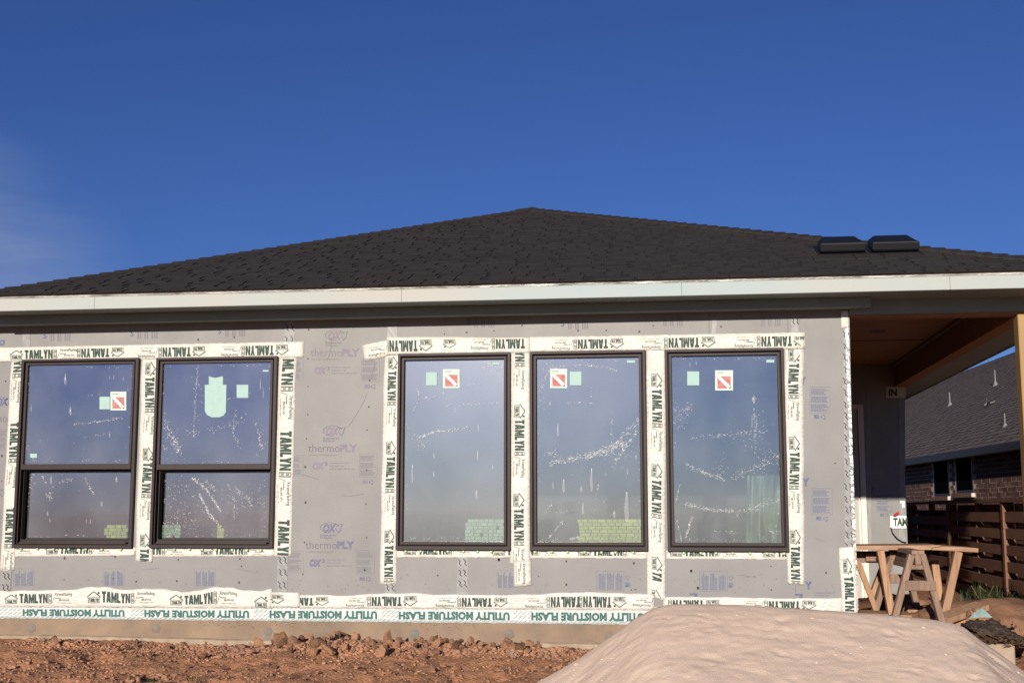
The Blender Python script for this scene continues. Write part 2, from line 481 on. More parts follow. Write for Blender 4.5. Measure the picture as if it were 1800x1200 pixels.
def pill_geo():
    qs = [line((.0, .0), (1, .0), .05), line((0, 1), (1, 1), .05), line((0, 0), (0, 1), .25), line((1, 0), (1, 1), .25)]
    for k in range(2):
        for j in range(3):
            qs.append([(.2, .14 + k * .48 + j * .10), (.8, .14 + k * .48 + j * .10), (.8, .20 + k * .48 + j * .10), (.2, .20 + k * .48 + j * .10)])
    return quads(qs)
def xtreme_geo():
    parts = []
    for s, (x, y, w, h), o in (("XtremeFlashing", (.12, .64, .88, .36), .012), ("800-334-1676", (.34, .24, .5, .17), .02), ("www.tamlyn.com", (.22, .0, .7, .15), .0)):
        v, f = text_geo(s, o)
        parts.append((v * [w, h] + [x, y], f))
    parts.append(quads([[(.14, .47), (.44, .47), (.44, .53), (.14, .53)], line((0, .08), (.10, .6), .02), line((.10, .6), (.14, .6), .03)]))
    V, Fs, b = [], [], 0
    for v, f in parts:
        V.append(v); Fs += [tuple(b + i for i in q) for q in f]; b += len(v)
    return np.vstack(V), Fs
G_TAM, G_LOGO, G_PILL, G_XT = block_word("TAMLYN"), logo_geo(), pill_geo(), xtreme_geo()

def wrinkle(X, Z):
    return 0.0016 * (vnoise(X * 7, Z * 7, 3) + 0.5) + 0.0012 * (vnoise(X * 21, Z * 21, 4) + 0.5)

def put(mb, geo, fn, clip=None, mi=0, d0=0.0):
    """lay flat print onto a surface; fn maps unit (a, b) to a point"""
    v, f = geo
    pts = [fn(a, b) for a, b in v]
    if clip is None:
        mb.add(pts, f, mi); return
    for q in f:
        if all(clip(v[i]) for i in q):
            mb.add([pts[i] for i in q], [tuple(range(len(q)))], mi)

def box_fn(x0, y0, x1, y1, mode, Y):
    def fn(a, b):
        if mode == 'n': x, y = x0 + a * (x1 - x0), y1 - b * (y1 - y0)
        elif mode == 'u': x, y = x1 - a * (x1 - x0), y0 + b * (y1 - y0)
        elif mode == 'd': x, y = x0 + b * (x1 - x0), y0 + a * (y1 - y0)
        else: x, y = x1 - b * (x1 - x0), y1 - a * (y1 - y0)
        return P(x, y, Y)
    return fn

# ================================================================== THE HOUSE
house = thing('house', 'unfinished single storey house with grey sheathing, taped windows and dark hip roof', 'house')

ZF = P(900, 1091)[2]                   # bottom of the sheathing, top of the slab
Z_SOF = P(900, 530, -0.53)[2]           # underside of the eave
XC = P(1497, 800)[0]                   # right corner of the front wall
ROOF_Y = -0.56
XL = P(-50, 521, ROOF_Y)[0]
XR = P(1955, 478, ROOF_Y)[0]
XWL = P(-28, 800)[0]                         # left wall
ZE = P(900, 497, ROOF_Y)[2]            # roof edge
BACK_Y = 6.0                           # back wall of the porch
XB = P(1590, 860, BACK_Y)[0]           # right end of the porch's back wall
DEEP = 13.0

XI = P(1786, 558, .1)[0]; XO = XI + .14
ZBM = P(1560, 557, .0)[2]
# ---- windows' rectangles on the wall
WIN = []
for (xl, xr, xm, yt, yb, kind) in ((33, 240.5, 136, 631, 962.7, 'hung'), (271, 485.5, 376, 628, 963, 'hung'),
                                   (699, 898, 800, 621, 966.5, 'fixed'), (932, 1137, 1034, 617.2, 967.5, 'fixed'),
                                   (1171, 1382, 1277, 613.5, 969, 'fixed')):
    WIN.append((P(xl, 796)[0], P(xr, 796)[0], P(xm, yb)[2], P(xm, yt)[2], kind))

# ---- wall panels
def panel(rects, y0=0.0, y1=0.012, mt='panel'):
    mb = MB()
    for (a, b, c, d) in rects:
        mb.box(a, b, y0, y1, c, d)
    return mb.build('wall_panel', M[mt], house)
ZT = Z_SOF + 0.14
g = 0.002
s0, s1, s2, s3, s4, s5 = (P(x, 1010)[0] for x in (21, 498, 688, 814, 1398, 1256))
w = WIN
IN = 0.03       # the frames lap over the edge of the board by this much
def hole(i):
    return w[i][0] + IN, w[i][1] - IN, w[i][2] + IN, w[i][3] - IN
h = [hole(i) for i in range(5)]
panel([(XWL, s0 - g, ZF, ZT)])
zb, zt = h[0][2], h[0][3]
panel([(s0, s1, ZF, zb), (s0, s1, zt, ZT), (s0, h[0][0], zb, zt), (h[0][1], h[1][0], zb, zt), (h[1][1], s1, zb, zt)])
panel([(s1 + g, s2 - g, ZF, ZT)])
zb, zt = h[2][2], h[2][3]
panel([(s2, s3 - g, ZF, zb)]); panel([(s3, s4, ZF, zb)])
panel([(s2, s5 - g, zt, ZT)]); panel([(s5, s4, zt, ZT)])
panel([(s2, h[2][0], zb + g, zt - g), (h[2][1], h[3][0], zb + g, zt - g), (h[3][1], h[4][0], zb + g, zt - g), (h[4][1], s4, zb + g, zt - g)])
panel([(s4 + g, XC, ZF, ZT)])
# porch walls
mb = MB(); mb.box(XC - 0.012, XC, 0.0125, BACK_Y - 0.002, ZF, ZT); mb.build('wall_panel', M['panel'], house)
DX0, DX1 = P(1440, 900, BACK_Y)[0], P(1519, 900, BACK_Y)[0]
DZ1 = P(1510, 718, BACK_Y)[2]
panel([(DX1, XB, P(1550, 1053, BACK_Y)[2], ZT + .3), (XC - 0.012, DX1, DZ1, ZT + .3), (XC - 0.012, DX0 - .001, P(1550, 1053, BACK_Y)[2], DZ1)], BACK_Y, BACK_Y + 0.012)
mb = MB()
mb.box(XB, XB + 0.012, BACK_Y + .013, DEEP, ZF, ZT); mb.box(XWL - 0.012, XWL, 0, DEEP, ZF, ZT); mb.box(XWL, XB, DEEP, DEEP + .012, ZF, ZT)
mb.build('wall_panel', M['panel'], house)
# rooms behind the glass
mb = MB()
mb.box(XWL, XC - .02, 0.02, 4.6, ZF - 0.02, ZF)            # floor
mb.box(XWL, XC - .02, 0.02, 4.6, ZT - 0.25, ZT - 0.2)      # ceiling
mb.box(XWL, XC - .02, 4.6, 4.7, ZF, ZT - 0.25)             # partition
xm = (s1 + s2) / 2
mb.box(xm - .05, xm + .05, 0.02, 4.59, ZF, ZT - 0.26)
mb.build('interior', M['room'], house)

# nails
mb = MB()
def dot(x, y, r=0.006, Y=-0.0015, mi=0, sides=7):
    c = P(x, y, Y)
    mb.add([(c[0] + r * math.cos(6.283 * k / sides), Y, c[2] + r * math.sin(6.283 * k / sides) * 1.2) for k in range(sides)], [tuple(range(sides))[::-1]], mi)
for x, y in ((543, 580), (542, 630), (542, 679), (541, 729), (539, 770), (537, 820), (537, 883), (536, 952), (533, 1009), (649, 669), (648, 715),
             (646, 756), (644, 826), (643, 885), (644, 944), (641, 1001), (113, 981), (203, 978), (200, 1016), (239, 1021), (310, 1021), (313, 983),
             (421, 981), (420, 1024), (348, 596), (412, 593), (782, 587), (821, 585), (869, 582), (917, 573), (1016, 580), (1065, 581), (1124, 582),
             (1149, 573), (1268, 574), (770, 1012), (877, 983), (995, 986), (1114, 990), (995, 1026), (1110, 1036), (1117, 1036), (1215, 1003),
             (1227, 1033), (1356, 995), (1355, 1036), (10, 670), (4, 800), (3, 845), (425, 995), (112, 1019), (1467, 814), (1452, 1007)):
    dot(x + random.uniform(-1, 1), y + random.uniform(-1, 1), random.uniform(0.005, 0.010))
for x, y in ((1215, 1003), (1227, 1033), (877, 983)):
    dot(x, y, 0.011)
o = mb.build('nail_head', M['nail'], house); o['kind'] = 'stuff'
mb = MB()
for i, (x0, x1, y0, y1) in enumerate(((34, 210, 962.5, 964.5), (306, 456, 964, 965.5), (711, 866, 967, 968), (943, 1110, 968.5, 969.5), (1199, 1380, 970, 971.5))):
    n = 7
    for k in range(n):
        t = k / (n - 1)
        x, y = x0 + (x1 - x0) * t + random.uniform(-3, 3), y0 + (y1 - y0) * t
        c = P(x, y, -0.018)
        mb.tube([(c[0], -0.012, c[2] - .004), (c[0], -0.019, c[2] - .004)], 0.013, 9, 0)
        mb.tube([(c[0], -0.018, c[2] - .004), (c[0], -0.022, c[2] - .004)], 0.006, 6, 1)
o = mb.build('nail_washer', [M['washer'], M['trim']], house); o['kind'] = 'stuff'

# ---- printed boards
def print_obj(mbx, mats, parent=house, name='board_print'):
    o = mbx.build(name, mats, parent); o['kind'] = 'stuff'
    return o
Yp = -0.0012
def para(mb, x0, y0, x1, y1, mode, mi, mi2, n=14, frame=True):
    if frame:
        qs = [line((0, 0), (1, 0), .012), line((0, 1), (1, 1), .012), line((0, 0), (0, 1), .012), line((1, 0), (1, 1), .012)]
        put(mb, quads(qs), box_fn(x0, y0, x1, y1, mode, Yp), mi=mi2)
    qs = []
    for k in range(n):
        if k in (n // 3, (2 * n) // 3):
            continue
        b = .06 + .88 * (k + .5) / n
        x = .05
        e = random.uniform(.68, .93)
        while x < e:
            wd = random.uniform(.04, .12)
            qs.append([(x, b - .28 / n), (min(x + wd, e), b - .28 / n), (min(x + wd, e), b + .22 / n), (x, b + .22 / n)])
            x += wd + .018
    put(mb, quads(qs), box_fn(x0, y0, x1, y1, mode, Yp), mi=mi)
def recycle_geo():
    qs = []
    for k in range(3):
        a0 = math.radians(90 + 120 * k)
        pts = [(.5 + .38 * math.cos(a0 - t), .46 + .38 * math.sin(a0 - t)) for t in (-.35, .2, .75)]
        qs.append(line(pts[0], pts[1], .16)); qs.append(line(pts[1], pts[2], .16))
        c = pts[2]; d = a0 - .75 - math.pi / 2
        e = (c[0] + .2 * math.cos(d), c[1] + .2 * math.sin(d)); nx = (math.cos(d + 1.57) * .17, math.sin(d + 1.57) * .17)
        qs.append([(c[0] - nx[0], c[1] - nx[1]), e, (c[0] + nx[0], c[1] + nx[1])])
    return quads(qs)
def flag_geo():
    qs = [[(0, .48), (.42, .48), (.42, 1), (0, 1)]]
    for k in range(7):
        b = k / 7
        qs.append([(.44 if b >= .45 else 0, b), (1, b), (1, b + .08), (.44 if b >= .45 else 0, b + .08)])
    return quads(qs)
def ox_logo():
    qs = []
    for k in range(26):
        t0, t1 = math.radians(15 + 10 * k), math.radians(25 + 10 * k)
        qs.append(line((.42 + .42 * math.cos(t0), .55 + .45 * math.sin(t0)), (.42 + .42 * math.cos(t1), .55 + .45 * math.sin(t1)), .035))
    for p, q in (((.74, .80), (.98, .86)), ((.98, .86), (.92, .66)), ((.92, .66), (.88, .30)), ((.88, .30), (.80, .12)), ((.80, .12), (.72, .35)), ((.72, .35), (.66, .52)), ((.74, .80), (.70, .62))):
        qs.append(line(p, q, .035))
    return quads(qs)
mb = MB()
mats = [M['ink_pink'], M['ink_blue'], M['ink_thin'], M['ink_sky'], M['ink_pale']]
def brand_block(dx, dy, big, thin):
    put(mb, ox_logo(), box_fn(568 + dx, 748 + dy, 608 + dx, 768 + dy, 'n', Yp), mi=thin)
    put(mb, text_geo("OX", .05, .25), box_fn(573 + dx, 750 + dy, 596 + dx, 765.5 + dy, 'n', Yp), mi=big)
    put(mb, text_geo("Engineered", .01), box_fn(568 + dx, 768 + dy, 596 + dx, 773 + dy, 'n', Yp), mi=thin)
    put(mb, text_geo("Products", .01), box_fn(568 + dx, 772.6 + dy, 589 + dx, 776.4 + dy, 'n', Yp), mi=thin)
    put(mb, text_geo("thermo", -.012), box_fn(542 + dx, 780 + dy, 597 + dx, 794 + dy, 'n', Yp), mi=2 if dy >= 0 else 4)
    put(mb, text_geo("PLY", .05), box_fn(597.5 + dx, 780.5 + dy, 628 + dx, 794.3 + dy, 'n', Yp), mi=big)
    put(mb, text_geo("structural sheathing system"), box_fn(542 + dx, 797.5 + dy, 592 + dx, 801.5 + dy, 'n', Yp), mi=4)
    put(mb, text_geo("OX", .06, .25), box_fn(549 + dx, 812 + dy, 570.5 + dx, 825.5 + dy, 'n', Yp), mi=big)
    put(mb, text_geo("3", .03), box_fn(571 + dx, 811.5 + dy, 575.5 + dx, 818.5 + dy, 'n', Yp), mi=thin)
    for k in range(3):
        put(mb, text_geo(("sheathing products for", "walls and roofs", "made for exterior walls and roofs")[k]), box_fn(579 + dx, 812 + 5 * k + dy, (612, 604, 623)[k] + dx, 815 + 5 * k + dy, 'n', Yp), mi=4)
    para(mb, 631.5 + dx, 797 + dy, 663 + dx, 838 + dy, 'n', 4, 4, 17)
    put(mb, flag_geo(), box_fn(637 + dx, 843.5 + dy, 646.5 + dx, 850 + dy, 'n', Yp), mi=big)
    put(mb, recycle_geo(), box_fn(648 + dx, 842.5 + dy, 657 + dx, 851 + dy, 'n', Yp), mi=thin)
brand_block(4, -168, 0, 4); brand_block(0, 0, 0, 1); brand_block(-5, 170, 1, 1)
for y in (632, 800, 968):
    para(mb, 507, y, 533, y + 36, 'n', 4, 4, 13)
print_obj(mb, mats)
sc_ = MB()
for pts in ([(583, 598), (582, 612), (578, 625), (575, 633)], [(645, 690), (640, 705), (630, 722), (618, 742), (611, 750)], [(659, 641), (655, 655), (650, 668)], [(1310, 940), (1318, 946)], [(520, 830), (545, 838), (560, 842)], [(1432, 945), (1440, 948), (1450, 951)], [(600, 870), (612, 872), (640, 868)], [(1300, 1010), (1330, 1014)], [(420, 1000), (455, 1006)], [(250, 1001), (280, 998)]):
    for a, b in zip(pts, pts[1:]):
        sc_.add([P(u, v_, -.0010) for u, v_ in line(a, b, .8)], [(0, 1, 2, 3)])
for k in range(160):
    x, y = random.uniform(-5, 1490), 1000 + 42 * random.random() ** .5
    q = random.uniform(.5, 1.4); sc_.add([P(x + q * math.cos(6.283 * t / 5), y + q * math.sin(6.283 * t / 5), -.0010) for t in range(5)], [(0, 1, 2, 3, 4)])
o = sc_.build('scuff_mark', M['scuff'], house); o['kind'] = 'stuff'
mb = MB()
for x0, y0, x1, y1 in ((24, 999, 60, 1030), (181, 999, 218, 1030), (342, 999, 379, 1031), (873, 1002, 904, 1034)):
    para(mb, x0, y0, x1, y1, 'p', 3, 4, 15)
for x0, y0, x1, y1 in ((1049, 1003, 1097, 1037), (1230, 1004, 1278.5, 1038)):
    para(mb, x0, y0, x1, y1, 'p', 3, 3, 17)
    put(mb, recycle_geo(), box_fn(x1 + 2, y0 + 7, x1 + 10, y0 + 16, 'p', Yp), mi=3)
    put(mb, flag_geo(), box_fn(x1 + 2, y0 + 19, x1 + 10, y0 + 28, 'p', Yp), mi=3)
for x0, y0, x1, y1 in ((1424, 680, 1459, 726), (1427, 858, 1463, 904), (1431, 1040, 1467, 1054)):
    para(mb, x0, y0, x1, y1, 'n', 3, 3, 18 if y1 < 1000 else 6)
for x, y in ((1431, 728.5), (1435, 907)):
    put(mb, flag_geo(), box_fn(x, y, x + 9, y + 7, 'n', Yp), mi=3)
    put(mb, recycle_geo(), box_fn(x + 12, y - .5, x + 21, y + 8.5, 'n', Yp), mi=3)
for x, y in ((1405, 662), (1410, 840), (1415, 1021)):
    put(mb, text_geo("Y", .06), box_fn(x, y, x + 12.5, y + 14.5, 'n', Yp), mi=3)
for x, y in ((1397, 1043), (1212, 1042)):
    put(mb, text_geo("L", .06), box_fn(x, y, x + 14, y + 11, 'u', Yp), mi=3)
for x0, x1 in ((1162, 1203), (1335, 1375)):
    para(mb, x0, 552, x1, 574, 'p', 4, 4, 9, False)
for x0, y0 in ((85, 581), (238, 577), (392, 573), (830, 557), (995, 560)):
    para(mb, x0, y0, x0 + 42, y0 + 19, 'p', 4, 4, 9, False)
    put(mb, text_geo("S", .02), box_fn(x0 - 9, y0 + 4, x0 - 3, y0 + 14, 'n', Yp), mi=3)
put(mb, text_geo("X3", .05, .25), box_fn(-8, 597, 9, 607, 'n', Yp), mi=3)
put(mb, ox_logo(), box_fn(-10, 697, 18, 715, 'n', Yp), mi=3)
put(mb, text_geo("OX", .05, .25), box_fn(-6, 699, 15, 713, 'n', Yp), mi=3)
put(mb, text_geo("thermo", -.012), box_fn(-42, 727, 13, 742, 'n', Yp), mi=2)
put(mb, ox_logo(), box_fn(-16, 857, 8, 875, 'n', Yp), mi=3)
para(mb, -10, 754, 14, 790, 'n', 4, 4, 13); para(mb, -14, 890, 6, 925, 'n', 4, 4, 13)
print_obj(mb, mats)

# ---- flashing tape
def tape(quad, layer, prints=(), name='flashing_tape', mt='tape', ink='ink', wav=0.0, label=None):
    TL, TR, BR, BL = [np.array(q, float) for q in quad]
    long_x = np.hypot(*(TR - TL)) > np.hypot(*(BL - TL))
    L = max(np.hypot(*(TR - TL)), np.hypot(*(BL - TL)))
    nu, nv = (max(6, int(L / 7)), 5) if long_x else (5, max(6, int(L / 7)))
    def at(s, t):
        q = (TL * (1 - s) + TR * s) * (1 - t) + (BL * (1 - s) + BR * s) * t
        if wav:
            e = wav * (vnoise(q[0] / 55, 0.5 + layer * 900, 9) + .5 * vnoise(q[0] / 17, 3.5, 9))
            q = q + np.array([0, float(e) * (1 - t) if long_x else 0]) if long_x else q + np.array([float(wav * vnoise(q[1] / 45, layer * 700, 8)), 0])
        return q
    def surf(s, t, up=0.0):
        q = at(s, t)
        p = P(q[0], q[1], -layer)
        p[1] -= float(wrinkle(p[0], p[2])) + up
        return p
    vs, fs = [], []
    for j in range(nv + 1):
        for i in range(nu + 1):
            vs.append(surf(i / nu, j / nv))
    for j in range(nv):
        for i in range(nu):
            a = j * (nu + 1) + i
            fs.append((a, a + 1, a + nu + 2, a + nu + 1)[::-1])
    rim = [i for i in range(nu + 1)] + [(j) * (nu + 1) + nu for j in range(1, nu and nv + 1)] + \
          [nv * (nu + 1) + i for i in range(nu - 1, -1, -1)] + [j * (nu + 1) for j in range(nv - 1, 0, -1)]
    b = len(vs)
    vs += [(vs[i][0], vs[i][1] + 0.0025, vs[i][2]) for i in rim]
    for k in range(len(rim)):
        k2 = (k + 1) % len(rim)
        fs.append((rim[k], b + k, b + k2, rim[k2])[::-1])
    mbt = MB(); mbt.add(vs, fs)
    o = mbt.build(name, M[mt], house, smooth=True)
    if label:
        o['label'] = label
    if prints:
        mp_ = MB()
        for geo, p0, p1, t0, t1, mode in prints:
            if long_x:
                L0, L1 = TL[0], TR[0]
                def fn(a, b, p0=p0, p1=p1, t0=t0, t1=t1, mode=mode):
                    x, t = (p0 + a * (p1 - p0), t1 - b * (t1 - t0)) if mode == 'n' else (p1 - a * (p1 - p0), t0 + b * (t1 - t0))
                    return surf((x - L0) / (L1 - L0), t, .0013)
            else:
                L0, L1 = (TL[1] + TR[1]) / 2, (BL[1] + BR[1]) / 2
                def fn(a, b, p0=p0, p1=p1, t0=t0, t1=t1, mode=mode):
                    y, s = p0 + a * (p1 - p0), t0 + b * (t1 - t0)
                    return surf(s, (y - L0) / (L1 - L0), .0013)
            # keep only what lies on the tape
            v, f = geo
            pts = [fn(a, b) for a, b in v]
            lim = (L0 + .5, L1 - .5)
            for q in f:
                pp = [p0 + v[i][0] * (p1 - p0) if mode != 'u' else p1 - v[i][0] * (p1 - p0) for i in q]
                if min(pp) >= min(lim) and max(pp) <= max(lim):
                    mp_.add([pts[i] for i in q], [tuple(range(len(q)))])
        if mp_.v:
            mp_.build('tape_print', M[ink], o)['kind'] = 'stuff'
    return o

def unit_h(x, mode, k=1.0, t0=.30, t1=.86, logo=True, xt=True):
    if t1 - t0 < .6: t1 += .05; t0 -= .01
    """one repeat of the print on a level strip: x is where the logo's outer side stands"""
    out = []
    if mode == 'n':
        if logo: out.append((G_LOGO, x, x + 24 * k, t0 - .02, t1 + .04, 'n'))
        out.append((G_TAM, x + 26.5 * k, x + 76 * k, t0, t1, 'n'))
        out.append((G_PILL, x + 78 * k, x + 82.5 * k, t0, t1, 'n'))
        if xt: out.append((G_XT, x + 84 * k, x + 119 * k, t0 - .06, t1 + .02, 'n'))
    else:
        if logo: out.append((G_LOGO, x - 24 * k, x, t0 - .04, t1 + .02, 'u'))
        out.append((G_TAM, x - 76 * k, x - 26.5 * k, t0, t1, 'u'))
        out.append((G_PILL, x - 82.5 * k, x - 78 * k, t0, t1, 'u'))
        if xt: out.append((G_XT, x - 119 * k, x - 84 * k, t0 - .02, t1 + .06, 'u'))
    return out
def unit_v(y, k=1.0, t0=.26, t1=.80, logo=True, xt=True, tam=True, y_t=None):
    out = []
    if logo: out.append((G_LOGO, y, y + 24.5 * k, t0 - .04, t1 + .05, 'd'))
    if tam:
        out.append((G_TAM, y + 27 * k, y + 80 * k, t0, t1, 'd'))
        out.append((G_PILL, y + 82.5 * k, y + 88 * k, t0, t1, 'd'))
    if xt: out.append((G_XT, y + 90 * k, y + 127 * k, t0 - .08, t1 + .03, 'd'))
    return out

tape([(-12, 611), (534, 600), (533.5, 628), (-12, 636)], .006, unit_h(17, 'n', 1, .22, .78) + unit_h(219, 'u', 1, .2, .74, xt=False) + unit_h(362, 'u', 1, .22, .78) + unit_h(508, 'u', 1, .22, .78))
tape([(20, 634), (41, 632), (25, 1002), (0, 1002)], .0025, unit_v(562, 1.15, .2, .85, False) + unit_v(711, 1.15, .2, .85, False) + unit_v(861, 1.15, .2, .85, False), wav=1.5)
tape([(249, 628), (279, 628), (268, 988), (239, 986)], .0055, unit_v(636) + unit_v(786) + unit_v(937), wav=3)
tape([(490, 626), (521, 626), (511, 978), (481, 977)], .0025, unit_v(574, 1.28, .2, .86, False) + unit_v(722, 1.31, .2, .86, False) + unit_v(878, 1.31, .2, .86, False), wav=2)
tape([(24, 960), (240, 962), (237, 976), (24, 978)], .0022, unit_h(80, 'n', 1, -.15, .74) + unit_h(-60, 'n', 1, -.15, .74), wav=2)
tape([(266, 960), (484, 962), (483, 977), (266, 978)], .0022, unit_h(352, 'n', 1, -.1, .8) + unit_h(207, 'n', 1, -.1, .8), wav=2)
tape([(676, 620), (703, 620), (696, 1026), (667, 1026)], .0025, unit_v(626, .97) + unit_v(775, 1.02) + unit_v(930, 1.04, xt=False), wav=2)
tape([(637, 606), (684, 597), (686, 625), (641, 634)], .0055, [(G_XT, 645, 680, .25, .85, 'u')])
tape([(680, 592), (932, 593), (932, 620), (681, 624)], .009, unit_h(760, 'u', 1, .2, .76, xt=False) + unit_h(802, 'u', 1, .2, .6)[:1] + unit_h(950, 'u', 1.03, .1, .72)[1:], wav=2)
tape([(926, 592.5), (1415, 584), (1415, 613), (926, 618.5)], .0075, unit_h(1097, 'u', 1.07, .22, .78) + unit_h(1258, 'u', 1.09, .22, .78) + unit_h(1421, 'u', 1.09, .22, .78))
tape([(898, 616), (932, 616), (932, 990), (897, 990)], .0055, unit_v(554, 1.02, .2, .7, False) + unit_v(710, 1.02, .2, .7) + unit_v(866, 1.04, .2, .7), wav=2)
tape([(903, 985), (933, 984), (933.5, 1028), (904, 1031)], .0095, [(G_XT, 984, 1026, .1, .7, 'd')])
tape([(1136, 612), (1170, 612), (1170, 1056), (1138, 1046)], .0055, unit_v(655, 1.08, .28, .80) + unit_v(814, 1.08, .28, .80) + [(G_LOGO, 977, 1003, .25, .85, 'd'), (block_word("TA"), 1005, 1021, .28, .8, 'd'), (G_LOGO, 1036, 1060, .18, .78, 'd')], wav=2)
tape([(1379, 611), (1412, 611), (1413, 1028), (1384, 1026)], .0025, unit_v(612, 1.0, .2, .76) + unit_v(766, 1.06, .2, .76) + unit_v(930, 1.10, .2, .76, xt=False), wav=3)
for (x0, x1, y) in ((696, 900, 966), (931, 1139, 967.5), (1171, 1386, 969)):
    ps = unit_h(x0 + (12, 84, 5)[int(x0 > 700) + int(x0 > 1000)], 'n', 1.04, -.1, .68) + (unit_h(x0 + 168, 'n', 1.04, -.1, .68) if x0 != 931 else unit_h(x0 - 72, 'n', 1.04, -.1, .68))
    tape([(x0, y - 3), (x1, y - 1), (x1, y + 14), (x0, y + 13)], .0022, ps, wav=2.5)
# the long band over the slab, in three pieces
tape([(-12, 1035), (478, 1035), (478, 1069), (-12, 1066)], .007, unit_h(8, 'n', 1, .22, .72) + unit_h(153, 'n', 1, .22, .70) + unit_h(298, 'n', 1, .24, .74) + unit_h(447, 'n', 1, .34, .86)[:1], wav=10)
tape([(474, 1040), (527, 1041), (527, 1067), (474, 1067)], .0105, unit_h(500, 'u', 1, .2, .7)[:1])
tape([(523, 1044), (1150, 1042), (1150, 1072), (523, 1068)], .0072, unit_h(579, 'u', 1.06, .2, .76, xt=False) + unit_h(734, 'u', 1.06, .22, .78) + unit_h(893, 'u', 1.07, .22, .78) + unit_h(1048, 'u', 1.05, .24, .8, logo=False) + unit_h(1101, 'u', 1.0, .24, .8, xt=False) + [(G_XT, 1112, 1149, .2, .8, 'u')], wav=5)
tape([(1166, 1048), (1482, 1051), (1482, 1076), (1166, 1074)], .0068, unit_h(1266, 'u', 1.1, .2, .8, xt=False) + unit_h(1435, 'u', 1.1, .2, .8), wav=4)
# the lower moisture flashing with its upside-down lettering and hatching
Wm = text_geo("UTILITY MOISTURE FLASH", .062, 0, 1.05)
ps = [(Wm, a, b, .34, .82, 'u') for a, b in ((-190, -6), (40, 219), (254, 438), (474, 663), (701, 896), (934, 1132), (1170, 1370))]
fm = tape([(-12, 1061), (1480, 1066), (1480, 1101), (-12, 1086)], .0030, ps, 'moisture_flashing', 'moist', 'ink_teal', wav=2)
def hatch():
    qs = []
    x = -10.0
    gaps = [(a, b) for _, a, b, *_ in ps]
    while x < 1475:
        rows = (.13, .90)
        for t in rows:
            qs.append((x, t))
        if not any(a - 4 < x < b + 4 for a, b in gaps):
            qs += [(x, .38), (x, .64)]
        x += 8
    return qs
mh = MB()
for x, t in hatch():
    def hp(px, tt):
        s = (px + 12) / 1492
        q = np.array([px, (1061 + 5 * s) * (1 - tt) + (1086 + 15 * s) * tt])
        p = P(q[0], q[1], -.0030); p[1] -= float(wrinkle(p[0], p[2])) + .0011
        return p
    mh.add([hp(x, t + .10), hp(x + 2, t + .10), hp(x + 9, t - .10), hp(x + 7, t - .10)], [(0, 1, 2, 3)])
mh.build('tape_print', M['ink_hatch'], fm)['kind'] = 'stuff'
# loose end standing off the corner
tape([(1475, 962), (1504, 960), (1508, 1079), (1480, 1077)], .05, [(G_LOGO, 980, 1009, .2, .78, 'd'), (G_TAM, 1013, 1074, .2, .78, 'd')], wav=2, label='loose end of flashing tape hanging off the wall corner')

# ---- clear seam tape with scribbled lettering
def seam(x0, x1, y0, y1, marks=True, Y=-.0018):
    mbs = MB()
    n = max(3, int((y1 - y0) / 6))
    vs = []
    for j in range(n + 1):
        for i in range(5):
            p = P(x0[0] + (x1[0] - x0[0]) * i / 4 if False else (x0[0] * (1 - j / n) + x0[1] * j / n) * (1 - i / 4) + (x1[0] * (1 - j / n) + x1[1] * j / n) * i / 4, y0 + (y1 - y0) * j / n, Y)
            p[1] -= float(.002 * (vnoise(p[0] * 60, p[2] * 60, 5) + .5))
            vs.append(p)
    mbs.add(vs, [(j * 5 + i, (j + 1) * 5 + i, (j + 1) * 5 + i + 1, j * 5 + i + 1) for j in range(n) for i in range(4)])
    o = mbs.build('seam_tape', M['foil'], house)
    if marks:
        mm = MB()
        y = y0 + 6
        while y < y1 - 8:
            for side in (.25, .75):
                t = (y - y0) / (y1 - y0)
                xa = x0[0] * (1 - t) + x0[1] * t; xb = x1[0] * (1 - t) + x1[1] * t
                c = xa + (xb - xa) * side + random.uniform(-1, 1)
                pts = [(c - 3, y), (c + 1, y + 4), (c - 1, y + 8), (c + 3, y + 12)]
                for a, b in zip(pts, pts[1:]):
                    q = line(a, b, 1.5)
                    mm.add([P(u, v_, Y - .0035) for u, v_ in q], [(0, 1, 2, 3)])
            y += random.uniform(18, 24)
        mm.build('tape_print', M['nail'], o)['kind'] = 'stuff'
    return o
seam((488, 487), (506, 505), 972, 1042)
seam((677, 677), (694, 694), 1020, 1046)
seam((804, 803), (823, 822), 976, 1044)
seam((500, 500), (518, 518), 564, 604)
seam((681, 681), (698, 698), 562, 600, False)
seam((1252, 1251), (1260, 1259), 562, 590, False)
seam((1391, 1391), (1404, 1404), 552, 588)
seam((4, 1), (20, 18), 1000, 1040); seam((40, 40), (53, 53), 570, 612, False)
seam((1482, 1485), (1493, 1502), 556, 962)
# shiny fold of tape round the corner
mb = MB(); n = 60
vs = []
for j in range(n + 1):
    z = P(1497, 556)[2] + (P(1497, 1070)[2] - P(1497, 556)[2]) * j / n
    a = .004 * float(vnoise(z * 30, 1.5, 6)) + .004
    vs += [(XC - .016, -.004 - abs(a), z), (XC + .004 + a, -.008 - a, z), (XC + .004 + abs(a), .05, z)]
mb.add(vs, [(j * 3 + i, (j + 1) * 3 + i, (j + 1) * 3 + i + 1, j * 3 + i + 1) for j in range(n) for i in range(2)])
mb.build('corner_tape', M['foil2'], house)
tape([(1478, 546), (1491, 545), (1491.5, 576), (1479, 577)], .011, [(text_geo("Xtreme", .03), 1479, 1490.5, .2, .42, 'n')], label='scrap of tape folded over the top of the wall corner')
